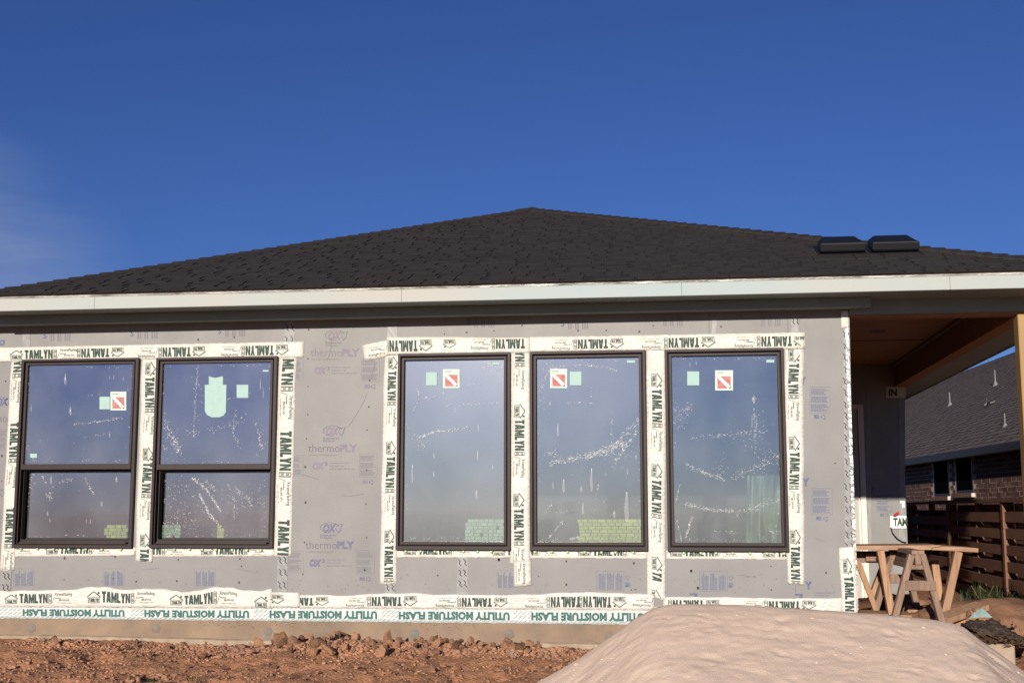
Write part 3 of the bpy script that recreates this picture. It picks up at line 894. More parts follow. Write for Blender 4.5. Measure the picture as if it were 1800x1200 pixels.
# ---- windows
def ring(mb, x0, x1, z0, z1, wl_, wr, wb, wt, yf, yb):
    O = [(x0, z0), (x1, z0), (x1, z1), (x0, z1)]
    I = [(x0 + wl_, z0 + wb), (x1 - wr, z0 + wb), (x1 - wr, z1 - wt), (x0 + wl_, z1 - wt)]
    vs = [(x, yf, z) for x, z in O] + [(x, yf, z) for x, z in I] + [(x, yb, z) for x, z in O] + [(x, yb, z) for x, z in I]
    fs = []
    for k in range(4):
        j = (k + 1) % 4
        fs += [(k, j, 4 + j, 4 + k), (8 + k, k, 4 + k - 4 if False else k, 8 + k)] if False else [(k, j, 4 + j, 4 + k), (4 + k, 4 + j, 12 + j, 12 + k), (j, k, 8 + k, 8 + j), (8 + j, 8 + k, 12 + k, 12 + j)]
    mb.add(vs, fs)

def creases(paths, blobs, edges, box, Y):
    """thin tent shaped folds of the film, in photograph pixels on the pane's plane"""
    mbc = MB()
    def seg(x, y, a, L, wd):
        dx, dy = math.cos(a) * L / 2, math.sin(a) * L / 2
        nx, ny = -math.sin(a) * wd / 2, math.cos(a) * wd / 2
        wd *= .85; nx *= .85; ny *= .85; pr = random.uniform(.001, .004)
        pa, pb = (x - dx, y - dy), (x + dx, y + dy)
        if not (box[0] < pa[0] < box[2] and box[0] < pb[0] < box[2] and box[1] < pa[1] < box[3] and box[1] < pb[1] < box[3]):
            return
        v = [P(pa[0], pa[1], Y), P(x + nx, y + ny, Y), P(pb[0], pb[1], Y), P(x - nx, y - ny, Y), P(x + nx * .2, y + ny * .2, Y - pr)]
        mbc.add(v, [(0, 1, 4), (1, 2, 4), (2, 3, 4), (3, 0, 4)])
    for pts, dens, spread, lmax in paths:
        for (xa, ya), (xb, yb) in zip(pts, pts[1:]):
            L = math.hypot(xb - xa, yb - ya); a = math.atan2(yb - ya, xb - xa)
            for k in range(int(L * dens)):
                t = random.random()
                seg(xa + (xb - xa) * t + random.gauss(0, spread * .4), ya + (yb - ya) * t + random.gauss(0, spread), a + random.gauss(0, .6), random.uniform(1, lmax), random.uniform(.5, 1.25))
    for (cx, cy, rx, ry, n) in blobs:
        for k in range(n):
            seg(random.gauss(cx, rx), random.gauss(cy, ry), random.uniform(0, 3.14) if random.random() < .5 else random.gauss(.9, .4), random.uniform(.8, 5), random.uniform(.5, 1.2))
    for (xa, ya, xb, yb, n) in edges:
        for k in range(n):
            t = random.random()
            seg(xa + (xb - xa) * t + random.gauss(0, 2.2), ya + (yb - ya) * t + random.gauss(0, 2.2), random.uniform(0, 3.14), random.uniform(.8, 4), random.uniform(.5, 1.3))
    x0, y0, x1, y1 = box
    for k in range(int((x1 - x0) * (y1 - y0) / 520)):
        seg(random.uniform(x0, x1), random.uniform(y0, y1), random.uniform(0, 3.14), random.uniform(.6, 2.2), random.uniform(.4, .9))
    return mbc

def bubbles(lst, Y):
    mbb = MB()
    for (x, y, w_, h_) in lst:
        n = 10
        vs = [P(x + w_ / 2 * math.cos(6.283 * k / n) * (1 if math.sin(6.283 * k / n) > 0 else .6), y + h_ / 2 * math.sin(6.283 * k / n), Y) for k in range(n)]
        c = P(x, y - h_ * .2, Y - .006)
        mbb.add(vs + [c], [(k, n, (k + 1) % n) for k in range(n)])
    return mbb

def sticker(win, x0, y0, x1, y1, Y, emblem):
    m_ = MB()
    vs = [P(x, y, Y) for x, y in ((x0, y0), (x1, y0), (x1, y1), (x0, y1))]
    m_.add(vs + [v + np.array([0, .0006, 0]) for v in vs], [(3, 2, 1, 0), (0, 1, 5, 4), (1, 2, 6, 5), (2, 3, 7, 6), (3, 0, 4, 7)])
    m2 = [M['mint' if not emblem else 'sticker'], M['red'], M['white'], M['ink']]
    if emblem:
        f = box_fn(x0, y0, x1, y1, 'n', Y - .0006)
        put(m_, quads([[(.13, .10), (.87, .10), (.87, .70), (.13, .70)]]), f, mi=1)
        f2 = box_fn(x0, y0, x1, y1, 'n', Y - .0012)
        put(m_, quads([[(.16, .60), (.30, .70), (.86, .20), (.72, .10)], [(.16, .60), (.30, .70), (.14, .72)]]), f2, mi=2)
        put(m_, text_geo("warning"), box_fn(x0 + 4, y0 + 3, x0 + 14, y0 + 5.6, 'n', Y - .0012), mi=3)
        put(m_, quads([[(.76, .11), (.86, .11), (.86, .2)]]), f2, mi=3)
    return m_.build('sticker', m2, win)

def make_window(i):
    x0, x1, z0, z1, kind = WIN[i]
    mbw = MB()
    Yg = 0.004 if kind == 'fixed' else 0.0
    if kind == 'fixed':
        ring(mbw, x0, x1, z0, z1, .024, .024, .036, .024, -.040, .03)
        ring(mbw, x0 + .024, x1 - .024, z0 + .036, z1 - .024, .010, .010, .008, .010, -.010, .03)
        ring(mbw, x0 + .034, x1 - .034, z0 + .044, z1 - .034, .022, .022, .026, .022, -.030, .03)
        frame = mbw.build('window', M['frame'], house)
        bevel(frame, .004, 2)
        px0, px1, pz0, pz1 = x0 + .054, x1 - .054, z0 + .068, z1 - .054
        panes = [(px0, px1, pz0, pz1, Yg)]
        ms_ = MB()
        for xx in (x0 + .09, x1 - .12):
            ms_.box(xx, xx + .05, -.0415, -.038, z0 + .012, z0 + .020)
        o = ms_.build('weep_slot', M['black'], frame)
    else:
        ring(mbw, x0, x1, z0, z1, .026, .030, .030, .022, -.038, .05)
        ring(mbw, x0 + .026, x1 - .030, z0 + .030, z1 - .022, .010, .012, .010, .008, -.012, .05)
        frame = mbw.build('window', M['frame'], house)
        bevel(frame, .004, 2)
        a, b, c, d = x0 + .036, x1 - .042, z0 + .040, z1 - .030
        zr = P(136, 820)[2] if i == 0 else P(376, 820)[2]
        mu_ = MB(); ring(mu_, a, b, zr - .026, d, .022, .022, .050, .022, -.022, .02)
        up_s = mu_.build('sash', M['frame'], frame); bevel(up_s, .004, 2)
        ml = MB(); ring(ml, a, b, c, zr - .028, .020, .022, .046, .016, .032, .06)
        lo_s = ml.build('sash', M['frame'], frame); bevel(lo_s, .004, 2)
        mt_ = MB(); mt_.box(a + .02, b - .02, .020, .032, c + .030, c + .035); mt_.box(a + .02, b - .02, -.02, .03, c - .004, c + .012)
        mt_.build('sill_track', M['frame'], frame)
        mj = MB(); mj.box(a + .0205, a + .050, .010, .0315, c + .036, zr - .030); mj.box(a + .051, b - .021, .020, .0315, zr - .048, zr - .0305)  # added black strips imitate shadow beside the left jamb and below the meeting rail
        mj.build('jamb_shadow', M['recess_shade'], frame)
        panes = [(a + .020, b - .020, zr + .022, d - .020, 0.0), (a + .018, b - .020, c + .044, zr - .042, .044)]
    for (a, b, c, d, Y) in panes:
        m_ = MB(); m_.add([(a, Y, c), (b, Y, c), (b, Y, d), (a, Y, d)], [(0, 1, 2, 3)])
        m_.build('pane', M[('pane_violet', 'pane_violet', 'pane_glare', 'pane_blue', 'pane_clear')[i]], frame)
    return frame
wins = [make_window(i) for i in range(5)]
Ys = -.003
for i, a in ((0, (175, 697, 193, 719)), (1, (416, 676, 436.5, 699)), (2, (749, 654, 768, 677)), (3, (1001.5, 653, 1022, 677)), (4, (1208, 652.5, 1229, 677)),
             (2, (866, 637, 878, 641)), (3, (1102, 633, 1116, 637.5)), (4, (1347, 632, 1361, 637)), (1, (462, 650, 472, 653)), (0, (53, 797, 65, 804))):
    sticker(wins[i], *a, Ys, False)
for i, a in ((0, (194, 688, 222, 721)), (2, (778.5, 648.5, 808, 682)), (3, (967, 648, 997, 682)), (4, (1257, 650.5, 1288.5, 686))):
    sticker(wins[i], *a, Ys, True)
m_ = MB()
pts = [(367, 661), (378, 664), (392, 661), (392, 676), (398, 676), (397, 724), (393, 730), (386, 733), (372, 733), (364, 729), (360, 722), (360, 676), (367, 676)]
m_.add([P(x, y, Ys) for x, y in pts], [tuple(range(len(pts)))[::-1]])
m_.build('sticker', M['mint'], wins[1])

film = {
 0: [((46, 642, 236, 812), -.004, [([(130, 745), (175, 741), (215, 734)], .9, 1.2, 4), ([(146, 769), (185, 763)], .5, 1, 3), ([(143, 697), (180, 692)], .3, 1, 3)], [], [(48, 645, 48, 700, 30), (45, 780, 62, 812, 45), (60, 812, 235, 812, 60), (150, 643, 236, 643, 25), (234, 650, 230, 800, 25)],
      [(115, 666, 5, 21), (124, 722, 5, 16), (55, 717, 2.5, 13), (193, 763, 3, 12), (200, 662, 2, 9), (217, 665, 2, 8), (193, 663, 1.6, 8), (225, 684, 2, 7)]),
     ((46, 829, 226, 944), .040, [([(72, 832), (82, 850)], .9, 2, 6), ([(96, 848), (128, 842)], .8, 2, 4), ([(150, 842), (165, 868)], 1.3, 2, 5), ([(80, 865), (92, 882)], 1, 3, 5)], [(55, 850, 4, 14, 30), (90, 865, 5, 8, 20)], [(49, 860, 43, 940, 70), (42, 942, 220, 944, 45)],
      [(90, 843, 4, 15), (205, 842, 5, 12), (179, 885, 4, 11), (84, 902, 4, 9), (88, 914, 3, 8), (152, 915, 2, 9), (159, 916, 3, 10)])],
 1: [((286, 640, 478, 813), -.004, [([(348, 640), (344, 700), (340, 770)], .8, 2, 4), ([(380, 705), (440, 692)], .35, 1, 3), ([(284, 730), (300, 760), (318, 800)], 1.2, 5, 8), ([(415, 720), (410, 760), (425, 790)], .8, 3, 5), ([(330, 762), (420, 745)], .6, 3, 4), ([(450, 740), (460, 790)], .9, 4, 6)], [(305, 775, 14, 18, 70), (420, 735, 10, 8, 25), (345, 700, 6, 20, 25), (460, 780, 8, 18, 25)], [(286, 645, 284, 800, 60), (290, 640, 475, 640, 50), (478, 650, 476, 800, 50), (290, 812, 470, 812, 50)],
      [(458, 675, 2.5, 20), (463, 690, 2, 20)]),
     ((286, 829, 468, 944), .040, [([(336, 838), (362, 858), (388, 898)], 1.3, 1.5, 9), ([(350, 866), (366, 900), (384, 922)], 1.5, 2, 9), ([(360, 845), (380, 862)], 1, 2, 7), ([(400, 850), (412, 880), (412, 915)], .7, 2, 5), ([(410, 858), (446, 882)], 1.2, 4, 7)], [(310, 855, 14, 12, 50), (380, 880, 40, 26, 120), (310, 905, 16, 16, 90), (330, 920, 14, 12, 60), (430, 870, 18, 15, 60), (300, 930, 18, 10, 80)], [(286, 840, 282, 940, 60), (290, 943, 465, 944, 70), (466, 840, 464, 940, 40)], [])],
 2: [((713, 633, 886, 948), -.001, [([(735, 770), (760, 760), (790, 757), (823, 750)], 1.3, 1.6, 6), ([(742, 700), (765, 697)], .9, 1, 5), ([(785, 712), (835, 710), (880, 708)], .6, 1, 4), ([(738, 675), (790, 675), (850, 675)], .5, 1, 3), ([(733, 680), (738, 700), (726, 725)], .9, 1, 6), ([(850, 645), (865, 636)], 1.2, 2, 6), ([(870, 655), (885, 645)], .8, 2, 6), ([(730, 765), (745, 785)], 1, 4, 5)], [(740, 775, 10, 7, 40), (865, 645, 8, 6, 25), (838, 711, 3, 4, 12)], [(715, 640, 712, 940, 60), (720, 634, 885, 634, 30), (720, 947, 885, 947, 110)],
      [(841, 752, 3, 14), (763, 800, 3, 12), (840, 800, 4, 20), (725, 832, 4, 34), (763, 833, 4, 12), (838, 868, 6, 17), (866, 820, 3, 10), (800, 720, 2, 12), (780, 690, 3, 8)])],
 3: [((945, 630, 1126, 950), -.001, [([(970, 648), (1000, 642), (1060, 644), (1085, 652)], .9, 1.3, 5), ([(995, 708), (1045, 709)], .6, 1.2, 4), ([(968, 815), (1010, 805), (1040, 798), (1060, 790), (1100, 778)], 2.2, 2.6, 6), ([(1030, 806), (1062, 795)], 1.6, 2, 5), ([(1066, 800), (1100, 762), (1122, 740)], 1.2, 4, 9), ([(1080, 812), (1120, 758)], 1.0, 3, 9), ([(962, 795), (985, 800)], 1, 4, 5), ([(960, 900), (970, 885)], .8, 2, 5), ([(978, 902), (1000, 898)], .8, 2, 4), ([(965, 945), (990, 915)], .9, 2, 6), ([(1000, 948), (1022, 942)], 1.3, 2, 6), ([(950, 690), (960, 660), (975, 640)], .9, 3, 6), ([(1075, 720), (1076, 780)], .6, 3, 4), ([(1040, 680), (1038, 720)], .5, 2, 4), ([(1052, 850), (1046, 895)], .5, 1, 6)], [(1095, 790, 14, 14, 50), (975, 800, 10, 8, 30), (955, 680, 5, 25, 30), (1090, 910, 20, 20, 25)], [(947, 640, 945, 945, 70), (950, 632, 1124, 632, 50), (1125, 640, 1126, 940, 50), (950, 948, 1124, 949, 60)],
      [(991, 853, 6, 26), (1040, 843, 6, 42), (1022, 859, 5, 12), (1025, 893, 5, 22), (1102, 890, 10, 55), (1080, 903, 6, 14), (972, 852, 3, 14), (981, 755, 5, 24), (967, 709, 4, 9), (1103, 828, 3, 14), (1118, 802, 3, 12), (1065, 832, 2, 10)])],
 4: [((1183, 627, 1372, 952), -.001, [([(1205, 815), (1240, 832), (1275, 842)], 1.4, 2.5, 5), ([(1285, 838), (1330, 822), (1372, 795)], 1.2, 4, 5), ([(1204, 886), (1250, 896), (1290, 898)], 1.6, 2, 5), ([(1290, 902), (1330, 890), (1372, 878)], 1.2, 3, 5), ([(1195, 852), (1188, 880)], .7, 1, 5), ([(1218, 905), (1205, 945)], 1.3, 2, 6), ([(1190, 915), (1198, 950)], .6, 1.5, 6), ([(1255, 933), (1300, 936)], .7, 1, 4), ([(1185, 735), (1215, 715)], .9, 5, 6), ([(1325, 700), (1328, 790)], .6, 2, 4), ([(1215, 770), (1270, 765), (1350, 758)], .8, 2, 4)], [(1345, 805, 14, 14, 70), (1268, 820, 6, 10, 25), (1358, 940, 10, 10, 60), (1195, 730, 8, 14, 45), (1300, 765, 20, 8, 25), (1330, 745, 10, 18, 30)], [(1184, 635, 1183, 945, 70), (1186, 628, 1370, 628, 80), (1370, 640, 1372, 940, 70), (1190, 951, 1370, 951, 90)],
      [(1325, 701, 7, 13), (1213, 640, 2, 10), (1224, 638, 2, 10), (1322, 740, 2, 26), (1330, 742, 2, 26)])],
}
for i, lst in film.items():
    for (box, Y, paths, blobs, edges, bub) in lst:
        o = creases(paths, blobs, edges, box, Y).build('film_crease', M['crease'], wins[i]); o['kind'] = 'stuff'
        if bub:
            o = bubbles(bub, Y - .001).build('film_bubble', M['bubble'], wins[i], True); o['kind'] = 'stuff'

# ---- foundation
mb = MB()
ZL = P(600, 1124)[2]
mb.box(XWL - .02, XC + .01, .004, .6, -1.0, ZF - .002)
fnd = mb.build('foundation', M['concrete'], house)
mb = MB()
n = 80
vs = []
for j in range(n + 1):
    x = XWL + (XC - .1 - XWL) * j / n
    zz = ZL - .006 + .022 * float(vnoise(x * 2.5, 2.2, 3)) + .012 * float(vnoise(x * 9, 1.2, 13))
    vs += [(x, .003, zz + .012), (x, -.028 - .01 * float(vnoise(x * 5, 7, 2)), zz), (x, -.035, -.6)]
mb.add(vs, [(j * 3 + i, j * 3 + i + 1, (j + 1) * 3 + i + 1, (j + 1) * 3 + i) for j in range(n) for i in range(2)])
mb.build('footing_lip', M['concrete_pale'], fnd)
for (x, y, r) in ((56, 1103, 8.2), (274, 1104, 8.2), (471, 1109, 8.6), (470, 1125, 8.8), (728, 1113, 9), (729, 1127, 8.2), (895, 1114, 8.6), (1071, 1118, 8)):
    mb = MB(); n = 14
    c = P(x, y, .003)
    rr = [r / 206 * (1 + .12 * random.uniform(-1, 1)) for _ in range(n)]
    vs = [(c[0] + rr[k] * math.cos(6.283 * k / n), .0036, c[2] + rr[k] * math.sin(6.283 * k / n)) for k in range(n)] + \
         [(c[0] + rr[k] * .7 * math.cos(6.283 * k / n), -.004, c[2] + rr[k] * .7 * math.sin(6.283 * k / n)) for k in range(n)] + [(c[0], -.006, c[2])]
    mb.add(vs, [((k + 1) % n, k, n + k, n + (k + 1) % n)[::-1] for k in range(n)] + [(n + (k + 1) % n, n + k, 2 * n)[::-1] for k in range(n)])
    mb.build('mortar_patch', M['patch'], fnd, True)
# crumbling pale scabs along the top of the slab
mb = MB()
for (xa, xb) in ((380, 520), (545, 580), (715, 840), (350, 372)):
    for k in range(int((xb - xa) / 2.2)):
        c = P(random.uniform(xa, xb), 1092 + abs(random.gauss(0, 5)), .003)
        r = random.uniform(.004, .014)
        v = [(c[0] + r * random.uniform(.6, 1.3) * math.cos(6.283 * q / 6), .0035, c[2] + r * .7 * math.sin(6.283 * q / 6)) for q in range(6)] + [(c[0], -.003 - r * .3, c[2])]
        mb.add(v, [(q, 6, (q + 1) % 6) for q in range(6)])
o = mb.build('concrete_crumb', M['concrete_pale'], fnd); o['kind'] = 'stuff'

# porch slab
ZPS = P(1550, 1062, BACK_Y)[2]
mb = MB()
mb.box(XC + .012, XI + .2, .06, BACK_Y - .003, -.6, ZPS)
mb.build('porch_slab', M['concrete'], house)

# ---- eave
YF = -.53
zft, zfb = P(900, 501, YF)[2], P(900, 526.5, YF)[2]
XR2, XL2 = XR - .03, XL + .03
cuts = [XL2, P(225, 520)[0] - .05, P(730, 510)[0], P(1198, 510)[0], P(1645, 500)[0], XR2]
for a, b in zip(cuts, cuts[1:]):
    mb = MB(); mb.box(a + .0004, b - .0004, YF, YF + .02, zfb, zft)
    o = mb.build('fascia_board', M['fascia'], house); bevel(o, .003, 1)
for xx, sgn in ((XR2, 1), (XL2, -1)):
    mb = MB(); mb.box(min(xx, xx - .02 * sgn), max(xx, xx - .02 * sgn), YF + .021, DEEP + .5, zfb if sgn < 0 else P(1560, 555, .0)[2] + .01, zft)
    mb.build('fascia_board', M['fascia'], house)
# drip edge
mb = MB(); n = 90
vs = []
for j in range(n + 1):
    x = XL2 + (XR2 - XL2) * j / n
    wv = .004 * float(vnoise(x * 4, 1, 5))
    vs += [(x, YF - .006 + wv * .3, zft - .012 + wv * .6), (x, YF - .012 - wv, zft + .012), (x, ROOF_Y + .01, ZE - .004)]
mb.add(vs, [(j * 3 + i, (j + 1) * 3 + i, (j + 1) * 3 + i + 1, j * 3 + i + 1) for j in range(n) for i in range(2)])
mb.build('drip_edge', M['drip'], house)
# soffit, frieze
XFZ = P(1529, 545, -.12)[0]
mb = MB(); mb.box(XL2 + .02, XR2 - .021, YF + .021, -.001, zfb + .012, zfb + .022)
mb.build('soffit', M['soffit'], house)
mb = MB(); mb.box(XWL - .4, XFZ, -.20, -.178, P(1400, 541.5, -.20)[2], zfb + .0115)
o = mb.build('frieze_board', M['soffit'], house); bevel(o, .003, 1)
mb = MB(); mb.box(XWL - .4, XFZ, -.177, -.001, P(1400, 541.5, -.20)[2] + .012, P(1400, 541.5, -.20)[2] + .022)
mb.build('frieze_underside', M['soffit'], house)
mb = MB(); mb.box(XI + .142, XR2 - .021, 0.001, DEEP + .4, ZBM + .03, ZBM + .04)
mb.build('soffit', M['soffit'], house)
mb = MB()
mb.box(XL2 + .021, XWL - .013, 0.001, DEEP + .4, zfb + .012, zfb + .022)
mb.build('soffit', M['soffit'], house)

# ---- porch beams, ceiling, post
ZCL = P(1556, 641, BACK_Y)[2]
mb = MB(); mb.box(XC + .02, XO, -.02, -.002, P(1600, 551, -.02)[2], zfb + .0115)
o = mb.build('porch_beam', M['soffit'], house)
mb = MB(); mb.box(XC + .013, XO - .001, .0, .14, ZBM, zfb + .3); mb.build('porch_beam', M['porch_wood'], house)
mb = MB(); mb.box(XI, XO, .141, BACK_Y + .3, ZBM, zfb + .3); mb.build('porch_beam', M['porch_wood'], house)
edges_y = [.141, float(PZ(1550, 598, ZCL)[1]), BACK_Y - .002]
for a, b in zip(edges_y, edges_y[1:]):
    mb = MB(); mb.box(XC + .002, XI - .001, a + .006, b - .006, ZCL, ZCL + .012); mb.build('ceiling_panel', M['porch_wood'], house)
    mb = MB(); mb.box(XC + .002, XI - .001, b - .03, b + .03 if b < BACK_Y - .1 else b, ZCL - .012, ZCL - .001); mb.build('ceiling_batten', M['porch_wood'], house)
mb = MB(); mb.box(XI - .035, XI - .0005, .15, BACK_Y - .003, ZCL - .03, ZCL - .0125); mb.build('ceiling_trim', M['porch_wood'], house)
mb = MB(); c = P(1543, 583, .9); c = PZ(1543, 583, ZCL - .003)
mb.add([(c[0] + .085 * math.cos(6.283 * k / 20), c[1] + .085 * math.sin(6.283 * k / 20), ZCL - .003) for k in range(20)] + [(c[0] + .085 * math.cos(6.283 * k / 20), c[1] + .085 * math.sin(6.283 * k / 20), ZCL + .08) for k in range(20)],
       [tuple(range(20)), tuple(range(20, 40))[::-1]] + [(k, (k + 1) % 20, 20 + (k + 1) % 20, 20 + k) for k in range(20)])
mb.build('recessed_light_can', M['black'], house)
XP = P(1793, 640, -.01)[0]
mb = MB(); mb.box(XP, XP + .14, -.018, .122, ZPS, ZBM - .001)
o = mb.build('porch_column', M['column'], house); bevel(o, .006, 1)

# ---- the door frame in the porch's back wall
Yb = BACK_Y - .001
mb = MB()
xs = [P(x, 900, BACK_Y)[0] for x in (1502, 1509.5, 1513, 1523)]
mb.box(DX0, xs[1], Yb - .03, Yb + .10, ZPS, DZ1 - .01); o1 = mb.build('door', M['door'], house)
mb = MB(); mb.box(xs[1] + .001, xs[2] - .001, Yb - .01, Yb + .02, ZPS, DZ1 - .01); mb.build('door_jamb', M['trim'], o1)
mb = MB(); mb.box(xs[2], xs[3], Yb - .05, Yb - .001, ZPS, DZ1 + .05); o = mb.build('door_trim', M['trim'], o1); bevel(o, .006, 1)
mb = MB(); mb.box(DX0, xs[2] - .001, Yb - .05, Yb - .001, DZ1 - .009, DZ1 + .05); mb.build('door_trim', M['trim'], o1)
# tape down both sides of the back wall
def vtape(x0, x1, y0, y1, Y, name='seam_tape', mt='foil'):
    m_ = MB(); n_ = 50; vs_ = []
    for j in range(n_ + 1):
        for i in range(4):
            p = P(x0 + (x1 - x0) * i / 3, y0 + (y1 - y0) * j / n_, Y); p[1] -= .002 + .007 * abs(float(vnoise(p[0] * 40, p[2] * 25, 12)))
            vs_.append(p)
    m_.add(vs_, [(j * 4 + i, (j + 1) * 4 + i, (j + 1) * 4 + i + 1, j * 4 + i + 1) for j in range(n_) for i in range(3)])
    return m_.build(name, M[mt], house)
vtape(1523, 1531, 690, 1052, BACK_Y - .002); vtape(1580, 1591, 690, 1052, BACK_Y - .002)
tp = vtape(1565, 1593, 906, 928, BACK_Y - .03, 'flashing_tape', 'whitescrap')
mb = MB(); put(mb, text_geo("TAM", .05), box_fn(1570, 909.5, 1595, 924, 'n', BACK_Y - .045)); mb.build('tape_print', M['ink'], tp)['kind'] = 'stuff'
mb = MB(); put(mb, text_geo("LY", .05), box_fn(1522, 857, 1537, 866, 'n', BACK_Y - .0015))
Yp = BACK_Y - .0015
mb2 = MB(); put(mb2, text_geo("LY", .05), box_fn(1522, 856, 1538, 866, 'n', Yp))
para(mb2, 1541, 869, 1567, 899, 'n', 0, 0, 12); para(mb2, 1546, 1000, 1571, 1030, 'n', 0, 0, 12)
put(mb2, flag_geo(), box_fn(1547, 902, 1554, 907, 'n', Yp)); put(mb2, recycle_geo(), box_fn(1556, 901, 1562, 907.5, 'n', Yp))
print_obj(mb2, [M['ink_sky']])
tape_hi = MB()
put(tape_hi, quads([[(0, 0), (1, 0), (1, 1), (0, 1)]]), box_fn(1558, 680, 1592, 699, 'n', BACK_Y - .012)); th = tape_hi.build('flashing_tape', M['tape'], house)
mb = MB(); put(mb, text_geo("IN", .05), box_fn(1562, 683, 1577, 696, 'n', BACK_Y - .014)); mb.build('tape_print', M['ink'], th)['kind'] = 'stuff'
mb = MB()
pts = [P(x, y, BACK_Y - .06) for x, y in ((1566, 926), (1569, 936), (1576, 945), (1585, 951), (1593, 953))]
mb.tube(pts, .006, 6); mb.build('wire', M['black'], house, True)
mb = MB()
vs = [P(x, y, BACK_Y - .04 - .01 * k) for k, (x, y) in enumerate(((1569, 907), (1574, 901), (1581, 898), (1579, 903), (1575, 907)))]
mb.add(vs, [(0, 1, 4), (1, 3, 4), (1, 2, 3)]); mb.build('red_tag', M['rubber'], house)
mb = MB()
for (x0, y0, x1, y1) in ((1582, 880, 1590, 884), (1586, 884, 1590, 892)):
    put(mb, quads([[(0, 0), (1, 0), (1, 1), (0, 1)]]), box_fn(x0, y0, x1, y1, 'n', BACK_Y - .02))
mb.build('tape_scrap', M['whitescrap'], house)

# ---- roof
AP_Y = ROOF_Y + (XR - XL) / 2
APX = P(935, 369.5, AP_Y)
E0, E1, AP = Vector((XL, ROOF_Y, ZE)), Vector((XR, ROOF_Y, ZE)), Vector(APX)
rise, run = AP.z - ZE, AP_Y - ROOF_Y
RB = DEEP + .53
mb = MB()
top = [E0, E1, AP, Vector((XL, RB, ZE)), Vector((XR, RB, ZE)), Vector((AP.x, RB - run, AP.z))]
mb.add(top, [(0, 1, 2), (1, 4, 5, 2), (3, 0, 2, 5), (4, 3, 5)])
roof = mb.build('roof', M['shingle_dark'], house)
sdir = Vector((0, run, rise)).normalized(); nrm = Vector((0, -rise, run)).normalized()
SL = math.hypot(run, rise)
def xr_at(d):
    k = d / SL
    return XL + (AP.x - XL) * k, XR + (AP.x - XR) * k
EXPO = 0.138
def rp(x, d, h_):
    return Vector((x, ROOF_Y, ZE)) + sdir * d + nrm * h_
far = MB(); base = MB()
count = 0
nc = int(SL / EXPO)
tabs = []
r2 = random.Random(3)
for c in range(nc + 1):
    d0 = c * EXPO - .012
    d1 = min(d0 + EXPO + .05, SL)
    if d1 - d0 < .03: break
    a0, b0 = xr_at(max(d0, 0)); a1, b1 = xr_at(d1)
    base.hexa([rp(a0, d0, .001), rp(b0, d0, .001), rp(b1, d1, -.002), rp(a1, d1, -.002), rp(a0, d0, .007), rp(b0, d0, .007), rp(b1, d1, .001), rp(a1, d1, .001)])
    x = a0 - r2.uniform(0, .3)
    while x < b0:
        w_ = r2.uniform(.10, .34)
        xa, xb = max(x, a0 + .02), min(x + w_, b0 - .02)
        if xb - xa > .03:
            tabs.append((c, xa, xb, d0, d1, min(max(xa, a1), b1), max(min(xb, b1), a1)))
        x += w_ + r2.uniform(.004, .05) * (1 if r2.random() < .8 else 2.2)
tabs_vis = [t for t in tabs if -5.3 < t[1] < 2.9]
singles = set(id(t) for t in sorted(tabs_vis, key=lambda t: (t[0], t[1]))[:295])
for t in tabs:
    c, xa, xb, d0, d1, ta, tb = t
    hh = .014 + r2.uniform(-.001, .002)
    skew = r2.uniform(-.02, .02)
    m_ = MB() if id(t) in singles else far
    m_.tab([rp(xa, d0, .005), rp(xb, d0, .005), rp(tb, d1, 0), rp(ta, d1, 0), rp(xa, d0 + r2.uniform(-.004, .004), hh), rp(xb, d0 + r2.uniform(-.004, .004), hh), rp(tb, d1, .004), rp(ta, d1, .004)])
    if m_ is not far:
        m_.build('shingle', [M['shingle'], M['shingle_dark']], roof)
o = far.build('shingle_tab', [M['shingle'], M['shingle_dark']], roof); o['kind'] = 'stuff'
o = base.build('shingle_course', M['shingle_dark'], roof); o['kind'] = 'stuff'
# caps along the two hips
for corner, side in ((E0, -1), (E1, 1)):
    hd = (AP - corner); HL = hd.length; hd.normalize()
    inw = Vector((-side * 1.0, 0, 0)); inw = (inw - hd * inw.dot(hd)); inw = (Vector((-side, 0, 0)) * 1.0)
    f_dir = (sdir * 0 + Vector((-side, 0, 0))); f_dir = (f_dir - hd * f_dir.dot(hd)).normalized()
    s_dir = Vector((0, 1, 0)); s_dir = (s_dir - hd * s_dir.dot(hd)).normalized()
    upv = (nrm + Vector((side * rise, 0, run)).normalized()).normalized()
    cm = MB()
    L_, wd = .24, .13
    vs = []
    for t, hh in ((0, .034), (L_, .014)):
        for q in (f_dir * wd, Vector((0, 0, 0)), s_dir * wd):
            vs.append(hd * t + q + upv * hh)
        for q in (f_dir * wd, Vector((0, 0, 0)), s_dir * wd):
            vs.append(hd * t + q + upv * (hh - .012))
    cm.add(vs, [(0, 1, 7, 6), (1, 2, 8, 7), (0, 3, 4, 1), (1, 4, 5, 2), (0, 6, 9, 3), (2, 5, 11, 8)])
    me = None
    t = 0.0
    while t < HL - .05:
        p = corner + hd * t
        if me is None:
            o = cm.build('hip_cap', M['shingle'], roof); me = o.data
        else:
            o = link('hip_cap', me, roof)
        o.location = p
        t += .145
mb = MB(); a = AP
mb.add([a + Vector((-.13, -.12, -.02)), a + Vector((.13, -.12, -.02)), a + Vector((0, .03, .05)), a + Vector((-.15, .2, -.02)), a + Vector((.15, .2, -.02))],
       [(0, 1, 2), (0, 2, 3), (1, 4, 2), (2, 4, 3)])
mb.build('hip_cap', M['shingle'], roof)

